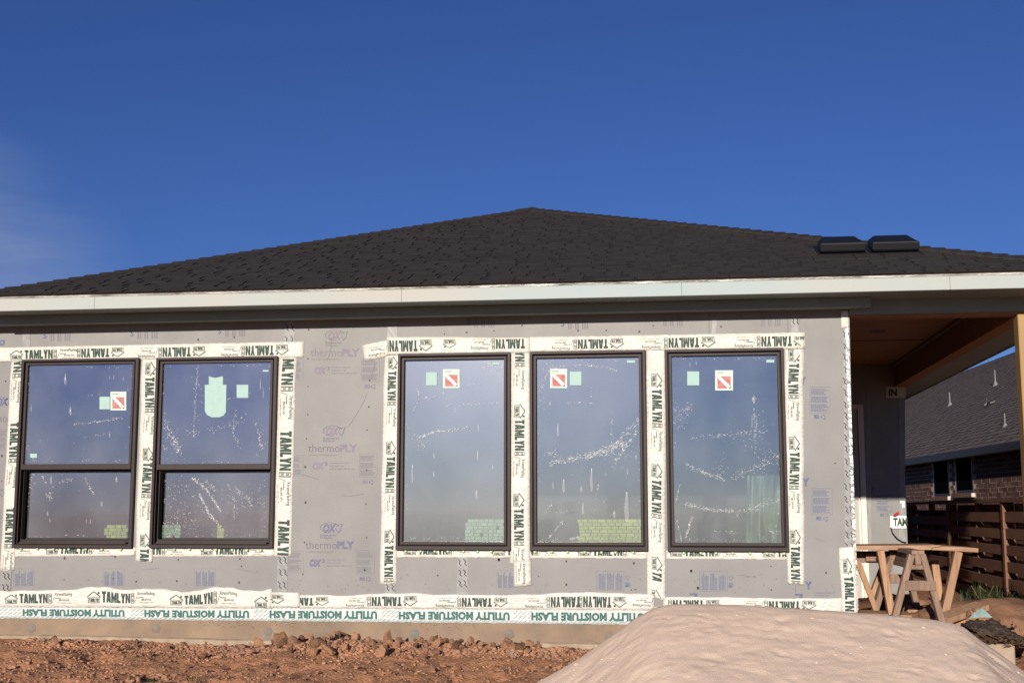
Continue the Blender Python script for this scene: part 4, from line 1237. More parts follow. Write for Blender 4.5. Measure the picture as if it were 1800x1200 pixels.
# ---- the two low black roof vents
def roof_vent(xa, xb, ytop, ybot):
    # where the vent's front foot meets the roof
    def on_roof(x, y):
        d = ray(x, y); pl = Vector(nrm); o_ = Vector((XL, ROOF_Y, ZE))
        t = (o_ - Vector(CAM)).dot(pl) / Vector(d).dot(pl)
        return Vector(CAM) + Vector(d) * t
    a, b = on_roof(xa, ybot), on_roof(xb, ybot)
    cx = (a + b) / 2; half = (b - a).length / 2
    dep, hgt = .38, .125
    v = thing('roof_vent', '', ''); del v['label']; del v['category']
    v.parent = house
    m1 = MB()
    prof = [(0.02, 0.025), (0.0, .04), (.0, .115), (.05, hgt), (dep - .08, hgt), (dep, .08), (dep, .025)]
    inset = [.02, 0, 0, .06, .06, .02, .02]
    vs = []
    for sx in (-1, 1):
        for (d, h_), q in zip(prof, inset):
            vs.append(cx + Vector((sx * (half - q * .9), 0, 0)) + sdir * d + nrm * h_)
    n_ = len(prof)
    m1.add(vs, [tuple(range(n_)), tuple(range(n_, 2 * n_))[::-1]] + [(k, n_ + k, n_ + (k + 1) % n_, (k + 1) % n_) for k in range(n_)])
    o1 = m1.build('vent_hood', M['vent'], v); bevel(o1, .022, 3)
    m2 = MB()
    q = [cx + Vector((sx * (half + .01), 0, 0)) + sdir * d + nrm * h_ for h_ in (.010, .020) for d, sx in ((.0, -1), (.0, 1), (dep + .1, 1), (dep + .1, -1))]
    m2.hexa(q); m2.build('vent_flange', M['vent'], v)
    m3 = MB()
    q = [cx + Vector((sx * (half - .04), 0, 0)) + sdir * d + nrm * h_ for h_ in (.018, .05) for d, sx in ((.04, -1), (.04, 1), (dep - .04, 1), (dep - .04, -1))]
    m3.hexa(q); m3.build('vent_throat', M['vent'], v)
roof_vent(1441, 1523, 424, 450)
roof_vent(1532, 1618, 421, 448)

# ================================================================== GROUND
XS_ = P(20, 1150, -1)[0]
def berm(X):
    """height of the soil ridge pushed against the slab"""
    px = np.interp(X, [P(x, 1140, -.4)[0] for x in (-60, 80, 200, 330, 450, 590, 660, 760, 860, 1000, 1100)], [.03, .04, .005, -.02, .03, .10, .03, .075, .055, .02, .0])
    return px
def gz(X, Y):
    X = np.asarray(X, float); Y = np.asarray(Y, float)
    z = np.zeros_like(X + Y)
    z = z - .035 * np.clip(-1.0 - Y, 0, None) * (Y > -30) - .035 * 29 * (Y <= -30)
    yc = -.42 + .12 * vnoise(X * 1.2, 4.4, 31)
    z = z + berm(X) * np.exp(-((Y - yc) / .26) ** 2) * (Y < .3)
    side = np.clip((X - XC - .1) / 1.5, 0, 1)
    z = z + side * (.02 + .10 * np.exp(-((Y - 3.0) / 3.5) ** 2)) * (Y > -4)
    z = z + .20 * np.exp(-((X - 3.0) / .9) ** 2 - ((Y - 1.0) / 1.4) ** 2)
    near = np.exp(-(np.clip(np.abs(X) - 9, 0, None) / 4) ** 2)
    rough = fbm(X * 2.3, Y * 2.3, 41, 5, .55) * .09 + np.abs(vnoise(X * 11, Y * 11, 47)) * .035 + fbm(X * 30, Y * 30, 51, 2) * .012
    rough = rough * np.where(Y > -1.0, .65, 1) - .02
    z = z + rough * near * np.clip((Y + 12) / 5, 0, 1) * np.clip((12 - Y) / 6, 0, 1)
    return z
def axis(lo, hi, step, ext):
    core = np.arange(lo, hi + step / 2, step)
    l, r, st = [lo], [hi], step
    while l[-1] > -ext:
        st *= 1.35; l.append(l[-1] - st); r.append(r[-1] + st)
    return np.concatenate([np.array(l[1:])[::-1], core, np.array(r[1:])])
ax = axis(-6.2, 4.4, .022, 900); ay = axis(-3.3, 1.6, .022, 900)
GX, GY = np.meshgrid(ax, ay)
GZ = gz(GX, GY)
# under the house the sheet drops below the slab
inside = (GX > XWL + .15) & (GX < XC - .15) & (GY > .25) & (GY < DEEP - .2)
GZ = np.where(inside, -1.3, GZ)
inside = (GX > XC - .2) & (GX < XB - .15) & (GY > BACK_Y + .25) & (GY < DEEP - .2)
GZ = np.where(inside, -1.3, GZ)
nx_, ny_ = len(ax), len(ay)
me = bpy.data.meshes.new('ground')
me.vertices.add(nx_ * ny_)
me.vertices.foreach_set('co', np.stack([GX, GY, GZ], -1).reshape(-1).astype(np.float32))
idx = np.arange(nx_ * ny_).reshape(ny_, nx_)
q = np.stack([idx[:-1, :-1], idx[:-1, 1:], idx[1:, 1:], idx[1:, :-1]], -1).reshape(-1, 4)
me.loops.add(q.size); me.loops.foreach_set('vertex_index', q.reshape(-1).astype(np.int32))
me.polygons.add(len(q))
me.polygons.foreach_set('loop_start', (np.arange(len(q)) * 4).astype(np.int32))
me.polygons.foreach_set('loop_total', np.full(len(q), 4, np.int32))
me.update(calc_edges=True); me.validate()
me.polygons.foreach_set('use_smooth', np.ones(len(q), bool))
me.materials.append(M['soil'])
ground = link('ground', me); ground['kind'] = 'structure'

ICO_V, ICO_F = [], []
_bm = bmesh.new(); bmesh.ops.create_icosphere(_bm, subdivisions=1, radius=1)
ICO_V = np.array([v.co[:] for v in _bm.verts]); ICO_F = [tuple(v.index for v in f.verts) for f in _bm.faces]; _bm.free()
_bm = bmesh.new(); bmesh.ops.create_icosphere(_bm, subdivisions=2, radius=1)
ICO2_V = np.array([v.co[:] for v in _bm.verts]); ICO2_F = [tuple(v.index for v in f.verts) for f in _bm.faces]; _bm.free()
clod_me = []
for k in range(12):
    r3 = np.random.default_rng(100 + k)
    v = ICO_V * r3.uniform(.72, 1.22, (len(ICO_V), 1)) + r3.uniform(-.16, .16, ICO_V.shape)
    # knock one or two flat faces off, as broken clay has
    for _ in range(3):
        d_ = r3.normal(size=3); d_ /= np.linalg.norm(d_)
        over = np.clip(v @ d_ - .62, 0, None); v = v - over[:, None] * d_
    v = v * r3.uniform(.7, 1.2, 3)
    mb = MB(); mb.add(v, ICO_F)
    m_ = bpy.data.meshes.new('dirt_clod'); m_.from_pydata(mb.v, [], mb.f); m_.materials.append(M['clod']); m_.update()
    clod_me.append(m_)
# the clods that show largest, one by one
n1 = 0
while n1 < 264:
    px = random.choice((random.uniform(-10, 1060), random.gauss(640, 150), random.gauss(820, 130), random.gauss(420, 120)))
    ridge = random.random() < .75
    Y = random.gauss(-.46, .20) if ridge else random.uniform(-1.5, -.25)
    if Y > -.10 or px < -20 or px > 1090: continue
    X = P(px, 1150, Y)[0]
    r = min(.066, .014 + random.expovariate(1 / (.014 if px < 800 else .019))) * (.75 if berm(X) < .03 else 1.1)
    if not ridge: r *= .6
    o = link('dirt_clod', random.choice(clod_me), ground)
    o.location = (X, Y, float(gz(X, Y)) + r * random.uniform(.0, .5) + (random.uniform(0, .03) if ridge and berm(X) > .03 else 0))
    o.scale = (r * random.uniform(.8, 1.4), r * random.uniform(.8, 1.3), r * random.uniform(.65, 1.1))
    o.rotation_euler = (random.uniform(0, 6), random.uniform(0, 6), random.uniform(0, 6))
    n1 += 1
# fine crumbs as one mass
N = 26000
cx = rng.uniform(XS_ - .4, 1.4, N)
near_ = rng.random(N) < .55
cy = np.where(near_, -.44 + rng.normal(0, .20, N), -rng.uniform(.1, 2.3, N))
cy = np.minimum(cy, -.05)
ch = .25 + .9 * np.clip(fbm(cx * 1.1, cy * 1.6, 77, 3) + .45, 0, 1)
cr_ = (.0035 + rng.exponential(.0055, N)).clip(0, .024) * ch * (1 + .45 * (berm(cx) > .02) * (np.abs(cy + .44) < .3))
cz = gz(cx, cy) + cr_ * .3
Vs, Fs = [], []
jit = [ICO_V * np.random.default_rng(k).uniform(.65, 1.3, (len(ICO_V), 1)) for k in range(12)]
for k in range(N):
    v = jit[k % 12] * cr_[k] * (1.2, .9, .8)
    a = k * 2.4; ca, sa = math.cos(a), math.sin(a)
    Vs.append(np.stack([v[:, 0] * ca - v[:, 1] * sa + cx[k], v[:, 0] * sa + v[:, 1] * ca + cy[k], v[:, 2] + cz[k]], -1))
V_ = np.concatenate(Vs)
Fa = np.array(ICO_F)
F_ = (Fa[None] + (np.arange(N) * len(ICO_V))[:, None, None]).reshape(-1, 3)
me = bpy.data.meshes.new('soil_crumb')
me.vertices.add(len(V_)); me.vertices.foreach_set('co', V_.reshape(-1).astype(np.float32))
me.loops.add(F_.size); me.loops.foreach_set('vertex_index', F_.reshape(-1).astype(np.int32))
me.polygons.add(len(F_)); me.polygons.foreach_set('loop_start', (np.arange(len(F_)) * 3).astype(np.int32)); me.polygons.foreach_set('loop_total', np.full(len(F_), 3, np.int32))
me.update(calc_edges=True)
me.materials.append(M['crumb'])
o = link('soil_crumb', me, ground); o['kind'] = 'stuff'

# ================================================================== SAND PILE
YR = -2.5
out = [(860, 1252), (945, 1198), (985, 1176), (1020, 1155), (1052, 1133), (1085, 1110), (1120, 1084), (1150, 1068), (1172, 1062), (1210, 1061), (1300, 1063), (1390, 1068), (1470, 1074), (1560, 1081), (1640, 1089), (1672, 1094), (1694, 1102), (1720, 1122), (1760, 1150), (1800, 1180), (1860, 1235)]
rx = [P(x, y, YR)[0] for x, y in out]; rz = [P(x, y, YR)[2] for x, y in out]
xs = np.arange(rx[0] - .5, rx[-1] + .5, .018); ys = np.arange(-5.2, -.4, .018)
SX, SY = np.meshgrid(xs, ys)
wob = SX + .06 * vnoise(SX * 1.5, SY * 2.5, 81) * np.clip((YR - SY) * 1.2, 0, 1)
rid = np.interp(wob, rx, rz, left=rz[0] - .3, right=rz[-1] - .3)
ds = YR - SY
fall = np.where(ds > 0, .34 * (np.sqrt(ds ** 2 + .07 ** 2) - .07), .62 * (np.sqrt(ds ** 2 + .10 ** 2) - .10))
SZ = rid - fall
amp = np.clip((ds + .1) * 3, .12, 1)
SZ = SZ + amp * (.007 * fbm(SX * 1.3 + SY * .6, SY * 3.0, 83, 3, .45) + .009 * np.abs(fbm(SX * 2.2 + SY * 2, SY * 4 - SX, 87, 5, .62)) + .0045 * fbm(SX * 24, SY * 24, 89, 4, .7) - .014 * np.clip(fbm(SX * 5, SY * 7, 91, 2) - .22, 0, 1))
# dents and scuffs left by boots and shovels
for k in range(50):
    dx_, dy_ = random.uniform(rx[3], rx[-3]), YR - abs(random.gauss(.25, .55))
    ra, rb_, rot = random.uniform(.02, .07), random.uniform(.012, .035), random.uniform(0, 3.14)
    u_ = ((SX - dx_) * math.cos(rot) + (SY - dy_) * math.sin(rot)) / ra; v_ = (-(SX - dx_) * math.sin(rot) + (SY - dy_) * math.cos(rot)) / rb_
    q_ = u_ ** 2 + v_ ** 2
    SZ = SZ - random.uniform(.003, .008) * (np.exp(-q_) - .55 * np.exp(-((np.sqrt(q_) - 1.5) ** 2) * 4)) * np.clip(ds * 6, 0, 1)
SZ = SZ + amp * .004 * np.abs(fbm(SX * 9 + SY * 4, SY * 13, 97, 4, .7))
# little runnels on the steep right flank
steep = np.clip((SX - P(1600, 1090, YR)[0]) * 2.2, 0, 1)
SZ = SZ - steep * amp * .025 * np.abs(fbm((SX * 2 - SY * 7), (SX * .9), 93, 3))
# slumped lumps down the left flank
left = np.clip((P(1180, 1062, YR)[0] - SX) * 2, 0, 1)
SZ = SZ + left * amp * .03 * np.clip(fbm(SX * 6, SY * 6, 95, 3), 0, 1)
keep = SZ > gz(SX, SY) - .12
ny_, nx_ = SX.shape
idx = np.arange(nx_ * ny_).reshape(ny_, nx_)
kq = keep[:-1, :-1] & keep[1:, 1:] & keep[:-1, 1:] & keep[1:, :-1]
q = np.stack([idx[:-1, :-1], idx[:-1, 1:], idx[1:, 1:], idx[1:, :-1]], -1)[kq]
used = np.unique(q); remap = np.zeros(nx_ * ny_, int); remap[used] = np.arange(len(used))
co = np.stack([SX, SY, SZ], -1).reshape(-1, 3)[used]
me = bpy.data.meshes.new('sand_pile')
me.from_pydata(co.tolist(), [], remap[q].tolist())
me.polygons.foreach_set('use_smooth', [True] * len(me.polygons))
me.materials.append(M['sand']); me.update()
sp = link('sand_pile', me)
tag(sp, 'broad heap of pale pinkish sand in front of the house', 'sand pile')

scm = MB()
for k in range(420):
    if k < 230: px = random.uniform(900, 1110); x = P(px, 1150, YR)[0]; y = YR - random.uniform(-.1, 1.3)
    else: x = random.uniform(rx[2], rx[-2]); y = YR - abs(random.gauss(0, 1.0))
    ix = int((x - xs[0]) / .018); iy = int((y - ys[0]) / .018)
    if not (0 <= ix < len(xs) and 0 <= iy < len(ys)): continue
    z = max(float(SZ[iy, ix]), float(gz(x, y)))
    q = (.002 + random.expovariate(1 / .003)) * (1.3 if k < 230 else .8)
    scm.add(jit[k % 12] * min(q, .02) * (1.2, 1, .7) + (x, y, z), ICO_F)
o = scm.build('sand_lump', M['sand'], sp); o['kind'] = 'stuff'

# ================================================================== SAWHORSES AND LUMBER
ZG = .03
def rot_bar(mb_, a, b, w_, t_, side):
    mb_.bar(a, b, w_, t_, side)
# --- A-framed sawhorse seen end on
YA = -.35
sh = thing('sawhorse', 'weathered wooden sawhorse seen end on with A shaped legs and a cross plate', 'sawhorse', None, tuple(P(1613, 1090, YA)))
base_loc = Vector(sh.location)
def part(mb_, name, mt, root, bev=.003):
    o = mb_.build(name, M[mt], root)
    o.data.transform(Matrix.Translation(-Vector(root.location)))
    if bev: bevel(o, bev, 1)
    return o
def PA(x, y, dy=0.0):
    return Vector(P(x, y, YA + dy))
for dy in (0, .85):
    for (tx, ty, bx, by) in ((1601.5, 974, 1569, 1098), (1620.5, 974, 1658, 1102)):
        mb = MB()
        a = Vector(P(tx, ty, YA)); b = Vector(P(bx, by, YA)); a.y += dy; b.y += dy + (.12 if dy else -.0)
        mb.bar(a, b, .046, .085, (1, 0, .3)); part(mb, 'leg', 'lumber_old', sh)
ctr = lambda y: Vector(P(1612.5, y, YA))
for name, y0, y1, wd in (('top_flange', 966.5, 974, .095), ('web', 974.2, 991.5, .045), ('bottom_flange', 992, 1000, .095)):
    mb = MB()
    a, b = ctr(y0), ctr(y1)
    mb.box(a.x - wd / 2, a.x + wd / 2, YA - .03, YA + .98, b.z, a.z); part(mb, name, 'lumber_old', sh)
for dy in (-.046, .92):
    mb = MB()
    tl, br = P(1589, 1019, YA), P(1643, 1037, YA)
    mb.box(tl[0], br[0], YA + dy - .012, YA + dy + .0, br[2], tl[2]); part(mb, 'cross_plate', 'lumber_old', sh)

# --- work table of planks on splayed legs, behind
YT = .25
wt = thing('work_table', 'rough plank work table with splayed legs beside the porch corner', 'work table', None, tuple(P(1600, 1078, YT)))
def plank(pts_front, depth, mt, name):
    mb = MB(); q = []
    f = [Vector(P(x, y, YT)) for x, y in pts_front]
    n_ = len(f)
    bk = [v + Vector((0, depth, 0)) for v in f]
    mb.add(f + bk, [tuple(range(n_))[::-1], tuple(range(n_, 2 * n_))] + [(k, (k + 1) % n_, n_ + (k + 1) % n_, n_ + k) for k in range(n_)])
    return part(mb, name, mt, wt, .002)
plank([(1504, 958.5), (1652, 957.5), (1656, 959), (1640, 962), (1636, 966), (1505, 966)], .52, 'lumber_h', 'plank')
o = plank([(1641, 962.3), (1657, 959.5), (1690, 961), (1720, 963), (1720, 970.5), (1690, 968.5), (1650, 966.5), (1637, 966.2)], .50, 'lumber_h', 'plank'); o['label'] = 'bent split plank end'
for (tx, ty, bx, by, w_, yy) in ((1547, 967, 1567, 1079, .055, -.03), (1684, 969, 1659, 1082, .060, -.03), (1507, 984, 1545, 1086, .045, .30), (1556, 990, 1531, 1054, .06, .62), (1642, 985, 1655, 1080, .06, .62)):
    mb = MB(); a, b = Vector(P(tx, ty, YT + yy)), Vector(P(bx, by, YT + yy))
    mb.bar(a, b, w_, .04 if w_ < .055 else .085, (1, 0, 0)); part(mb, 'leg', 'lumber', wt)
mb = MB(); a, b = P(1500, 968, YT + .33), P(1602, 989, YT + .33); mb.box(a[0], b[0], YT + .33, YT + .37, b[2], a[2]); part(mb, 'apron', 'lumber_old', wt)
mb = MB(); a, b = P(1522, 971, YT + .28), P(1541, 986, YT + .28); mb.box(a[0], b[0], YT + .27, YT + .328, b[2], a[2]); part(mb, 'block', 'lumber_old', wt)

# --- lumber on the ground
mb = MB(); YL = -.1
a, b = Vector(P(1655, 1088, YL)), Vector(P(1727, 1064, YL + .25))
mb.bar(a, b, .14, .045, (0, 1, .25))
o = mb.build('lumber_offcut', M['lumber'], None); bevel(o, .003)
tag(o, 'short fresh cut board tilted up from the dirt to the right of the sawhorse', 'board')
for (x0, y0, x1, y1, Y, th, lab) in ((1592, 1072, 1640, 1084, .55, .07, 'thick tan board lying in the dirt behind the sawhorse legs'), (1509, 1079, 1600, 1083, .30, .05, 'low brown board on the ground under the work table'),
                                     (1650, 1086, 1712, 1094, .1, .06, 'flat tan board end showing behind the sand heap')):
    mb = MB(); a, b = Vector(P(x0, y0, Y)), Vector(P(x1, y1, Y))
    mb.bar(a, b, .16, th, (0, 1, .1)); o = mb.build('lumber_offcut', M['lumber'], None); bevel(o, .003)
    tag(o, lab, 'board')

# ================================================================== SCRAPS ON THE RIGHT
def lump(name, mtl, cx, cy, cz, sx, sy, sz, seed, amp_=.35, freq=2.0, sub=4):
    bm_ = bmesh.new(); bmesh.ops.create_icosphere(bm_, subdivisions=sub, radius=1)
    v = np.array([q.co[:] for q in bm_.verts]); f = [tuple(x.index for x in q.verts) for q in bm_.faces]; bm_.free()
    d = 1 + amp_ * fbm(v[:, 0] * freq + v[:, 2] * 1.3, v[:, 1] * freq + v[:, 2], seed, 4)
    v = v * d[:, None] * (sx, sy, sz)
    v[:, 2] = np.where(v[:, 2] < 0, v[:, 2] * .3, v[:, 2])
    me_ = bpy.data.meshes.new(name); me_.from_pydata((v).tolist(), [], f); me_.polygons.foreach_set('use_smooth', [True] * len(f)); me_.materials.append(mtl); me_.update()
    return link(name, me_, None, (cx, cy, cz))
YM = -1.05
c = P(1745, 1122, YM)
# crumpled muddy sheet: a draped strip with folds
mb = MB(); nu, nv = 60, 26
topl = [(1694, 1098), (1702, 1091), (1712, 1088), (1726, 1086), (1742, 1085), (1756, 1092), (1770, 1103), (1790, 1116), (1812, 1128)]
botl = [(1696, 1099), (1706, 1105), (1714, 1112), (1724, 1116), (1742, 1115), (1758, 1118), (1775, 1121), (1792, 1124), (1814, 1134)]
vs = []
for j in range(nv + 1):
    t = j / nv
    for i in range(nu + 1):
        s = i / nu * (len(topl) - 1); k = min(int(s), len(topl) - 2); fr = s - k
        x = (topl[k][0] * (1 - fr) + topl[k + 1][0] * fr) * (1 - t) + (botl[k][0] * (1 - fr) + botl[k + 1][0] * fr) * t
        y = (topl[k][1] * (1 - fr) + topl[k + 1][1] * fr) * (1 - t) + (botl[k][1] * (1 - fr) + botl[k + 1][1] * fr) * t
        p = P(x, y, YM - .35 * math.sin(t * 1.5) + .05)
        p[1] -= .09 * float(fbm(i * .13, j * .22 + i * .05, 7, 4)); p[2] += .02 * float(fbm(i * .3, j * .3, 8, 3))
        vs.append(p)
b0 = len(vs)
mb.add(vs, [(j * (nu + 1) + i, (j + 1) * (nu + 1) + i, (j + 1) * (nu + 1) + i + 1, j * (nu + 1) + i + 1) for j in range(nv) for i in range(nu)])
# its back, so that it is a closed heap
back = [(v[0], v[1] + .30 + .2, -.05) for v in vs[:nu + 1]]
mb.add([vs[i] for i in range(nu + 1)] + back, [(i, i + 1, nu + 2 + i, nu + 1 + i) for i in range(nu)])
o = mb.build('muddy_sheet', M['sheet'], None, True)
tag(o, 'dark crumpled muddy sheet heaped to the right of the sand', 'sheet')
lt = MB()
for k in range(500):
    x = random.uniform(1712, 1815); y = 1117 + (x - 1712) * .11 + random.gauss(3, 4)
    p = P(x, y, YM - .30 + random.uniform(-.06, .1)); r = random.uniform(.008, .03)
    a = random.uniform(0, 6.28)
    d = Vector((math.cos(a), math.sin(a) * .6, random.uniform(-.4, .4))) * r; n_ = Vector((-math.sin(a), math.cos(a), random.uniform(-.3, .8))) * r * .4
    p = Vector(p)
    lt.add([p - d, p + n_, p + d, p - n_ + Vector((0, 0, .006))], [(0, 1, 2, 3)])
o = lt.build('bark_litter', M['litter'], ground); o['kind'] = 'stuff'
# mint plastic scrap
mb = MB(); Y = -.62
pp = [P(x, y, Y + dy) for x, y, dy in ((1703, 1087, 0), (1712, 1077, .0), (1726, 1068.5, .06), (1729, 1069, .10), (1737, 1078, .02), (1744, 1085, 0), (1722, 1084, -.08), (1712, 1086, -.05))]
mb.add(pp, [(0, 1, 7), (1, 6, 7), (1, 2, 6), (2, 3, 4), (2, 4, 6), (4, 5, 6)])
o = mb.build('plastic_scrap', M['mintfilm'], None)
sol = o.modifiers.new('thickness', 'SOLIDIFY'); sol.thickness = .003
tag(o, 'crumpled pale mint plastic scrap on top of the dark muddy sheet', 'plastic scrap')
mb = MB(); Y = 2.2
for k in range(7):
    x = 1604 + k * 3.2; y = 1056 + k * 1.4
    pp = [P(x + dx, y + dyy + random.uniform(-1.5, 1.5), Y + random.uniform(-.05, .05)) for dx, dyy in ((0, 0), (3, -3), (5, 1), (2, 3))]
    mb.add(pp, [(0, 1, 2), (0, 2, 3)])
o = mb.build('plastic_scrap', M['whitescrap'], None); sol = o.modifiers.new('thickness', 'SOLIDIFY'); sol.thickness = .003
tag(o, 'torn white plastic scrap in the dirt behind the sawhorse', 'plastic scrap')
# black torn felt on the soil ridge
mb = MB(); Y = -.50
c = Vector(P(593, 1146, Y))
for k in range(70):
    a = random.uniform(-.9, .6); L_ = random.uniform(.06, .15)
    s = c + Vector((random.gauss(0, .03), random.gauss(0, .03), random.gauss(-.03, .035)))
    e = s + Vector((math.sin(a) * L_ * .7, random.uniform(-.04, .04), math.cos(a) * L_))
    m_ = (s + e) / 2 + Vector((random.gauss(0, .012), random.gauss(0, .012), .01))
    wv = Vector((random.uniform(.008, .02), random.uniform(-.01, .01), random.uniform(-.006, .006)))
    mb.add([s - wv, s + wv, m_ + wv, e, m_ - wv], [(0, 1, 2, 4), (4, 2, 3)])
o = mb.build('felt_scrap', M['black'], None)
tag(o, 'frayed black felt scrap sticking out of the soil ridge', 'felt scrap')
mb = MB(); c = Vector(P(897, 1151, -.75))
for k in range(9):
    q = [c + Vector((random.gauss(0, .03), random.gauss(0, .02), random.gauss(.01, .012))) for _ in range(3)]
    mb.add(q, [(0, 1, 2)])
o = mb.build('film_scrap', M['foil'], None)
tag(o, 'small shiny clear plastic scrap among the clods near the sand', 'plastic scrap')
# concrete slab end
mb = MB(); Y = -1.35
a, b = P(1728, 1131, Y), P(1786, 1168, Y)
mb.box(a[0], b[0], Y, Y + .5, b[2] - .3, a[2])
o = mb.build('concrete_block', M['concrete_pale'], None); bevel(o, .008, 1)
tag(o, 'tan concrete block end with a pale top edge right of the sand', 'concrete block')
# rubble of orange earth on and beside the porch
for (x, y, Y, sx, sy, sz, sd) in ((1606, 1077, 1.6, .42, .4, .20, 5), (1770, 1092, .4, .75, .55, .22, 8), (1700, 1082, 1.0, .5, .5, .16, 11)):
    c = P(x, y, Y); o = lump('earth_mound', M['clod'], c[0], c[1], c[2] - .06, sx, sy, sz, sd, .5, 2.2)
    o.parent = ground
for k in range(36):
    px, Y = random.choice(((random.uniform(1590, 1650), random.uniform(.8, 2.0)), (random.uniform(1700, 1800), random.uniform(-.6, .6))))
    c = P(px, random.uniform(1070, 1092) if px < 1660 else 1062 + (px - 1690) * .33 + random.uniform(0, 14), Y)
    r = random.uniform(.012, .04)
    o = link('dirt_clod', random.choice(clod_me), ground); o.location = c; o.scale = (r, r, r * .8); o.rotation_euler = (random.uniform(0, 6), random.uniform(0, 6), 0)

# weeds
def blades(mb_, c, n_, h_, spread, lean=.5, wd=.006):
    for k in range(n_):
        a = random.uniform(0, 6.283); L_ = h_ * random.uniform(.45, 1.1); ln = random.uniform(.1, lean)
        p0 = Vector(c) + Vector((random.gauss(0, spread), random.gauss(0, spread), 0))
        d = Vector((math.cos(a), math.sin(a), 0)); s = Vector((-d.y, d.x, 0)) * wd
        p1 = p0 + d * L_ * ln * .3 + Vector((0, 0, L_ * .55)); p2 = p0 + d * L_ * ln + Vector((0, 0, L_ * (.95 - ln * .4)))
        mb_.add([p0 - s, p0 + s, p1 + s * .8, p2, p1 - s * .8], [(0, 1, 2, 4), (4, 2, 3)])
for (x, y, Y, n_, h_, sp_, lab) in ((1742, 1080, 1.9, 300, .36, .13, 'clump of green weeds growing at the foot of the brown fence'), (1780, 1084, .9, 30, .34, .06, 'few long weed leaves in front of the fence at the right')):
    mb = MB(); blades(mb, P(x, y, Y), n_, h_, sp_, .9)
    o = mb.build('weed_clump', M['weed'], None); tag(o, lab, 'weeds')
mb = MB()
for k in range(5):
    c = Vector(P(1722 + k * 6, 1075, 1.8)); mb.tube([c, c + Vector((random.uniform(-.05, .05), 0, .12)), c + Vector((random.uniform(-.12, .12), 0, .24))], .0025, 4)
o = mb.build('dry_stalk', M['straw'], None); tag(o, 'thin dry stalks standing in the weeds by the fence', 'stalks')
for (x, y, lab) in ((270, 1197, 'small green sprout in bare soil at the bottom edge left'), (340, 1196, 'smallest green sprout in bare soil, right of the other sprout')):
    mb = MB(); c = PZ(x, y, -.03); blades(mb, c, 26 if x < 300 else 12, .04, .025, 1.2, .005)
    o = mb.build('sprout', M['weed'], None); tag(o, lab, 'weeds')

# ================================================================== FENCE
FX = 3.75
fence = thing('fence', 'brown stained board fence with staggered level boards beyond the porch', 'fence')
ztop = PX(1760, 882, FX)[2]
posts_y = [PX(x, 950, FX)[1] for x in (1771, 1673)]
step = posts_y[1] - posts_y[0]
ys_p = [posts_y[0] + step * k for k in (-1.0, -.0, 1.0, 2.0, 3.0)]
zb_ = -.25
pitch = PX(1785, 929.5, FX)[2] - PX(1785, 959.5, FX)[2]
bh = pitch * .60
zt1 = PX(1785, 900, FX)[2]
for k, y in enumerate(ys_p):
    mb = MB(); mb.box(FX - .045, FX - .005, y - .02, y + .07, zb_, ztop - .005); o = mb.build('post', M['fence'], fence)
    mb = MB(); mb.box(FX + .003, FX + .09, y + .002, y + .06, zb_, ztop - .005); o = mb.build('post', M['fence'], fence)
    if k < len(ys_p) - 1:
        ym = y + step / 2
        mb = MB(); mb.box(FX + .003, FX + .09, ym, ym + .05, zb_, ztop - .005); mb.build('stud', M['fence'], fence)
for k in range(len(ys_p) - 1):
    ya, yb = ys_p[k] + .072, ys_p[k + 1] - .022
    off = (0, 0, .3, .0)[k] * pitch + random.uniform(-.01, .01)
    n_ = 8
    for r in range(-2, n_):
        z1 = zt1 - r * pitch - off
        if r < 0 and z1 - bh + .018 < ztop < z1 + .2:
            mb = MB(); mb.box(FX + .092, FX + .112, ya, yb, z1 - pitch - .012, min(z1 - bh + .018, ztop - .004)); mb.build('board', M['fence'], fence)
            if z1 > ztop - .03: continue
        if z1 > ztop - .03: continue
        mb = MB(); mb.box(FX - .022, FX + .0, ya, yb, z1 - bh + random.uniform(-.004, .004), z1); mb.build('board', M['fence'], fence)
        mb = MB(); mb.box(FX + .092, FX + .112, ya, yb, z1 - pitch - .012, z1 - bh + .018); mb.build('board', M['fence'], fence)
mb = MB(); mb.box(FX - .06, FX + .13, ys_p[0], ys_p[-1], ztop, ztop + .035); mb.build('cap_rail', M['fence'], fence)

# ================================================================== NEIGHBOURING HOUSE
nb = thing('brick_house', 'neighbouring brown brick house with a steep grey shingle roof beyond the fence', 'house')
NX = 5.0
# this house stands a few degrees askew to ours: its pieces are laid out in its own frame
NROT = math.radians(4.0); NPV = np.array([5.0, 10.0, 0.0])
_c, _s = math.cos(NROT), math.sin(NROT)
NR = np.array([[_c, -_s, 0], [_s, _c, 0], [0, 0, 1]])
nb.rotation_euler = (0, 0, NROT); nb.location = Vector(NPV - NR @ NPV)
CAML = NR.T @ (CAM - NPV) + NPV
def rayL(x, y):
    return NR.T @ ray(x, y)
def PXN(x, y, X):
    d = rayL(x, y)
    return CAML + d * ((X - CAML[0]) / d[0])
NE_X = NX - .24
pe = PXN(1798, 774, NE_X); ZNE = pe[2]
NY0, NY1 = 4.0, 48.0
mb = MB(); mb.box(NX + .0045, NX + .2, NY0, NY1, -1.2, ZNE + .1)
wall = mb.build('wall', M['mortar'], nb)
wy = [PXN(x, 860, NX)[1] for x in (1642, 1669, 1681, 1711)]
zs1, zs2 = PXN(1655, 872, NX)[2], PXN(1700, 866, NX)[2]
zw_t = ZNE - .05
holes = [(wy[1], wy[0], zs1), (wy[3], wy[2], zs2)]
BRL, BRH, JT = .203, .066, .010
brick_list = []
z = -.35; row = 0
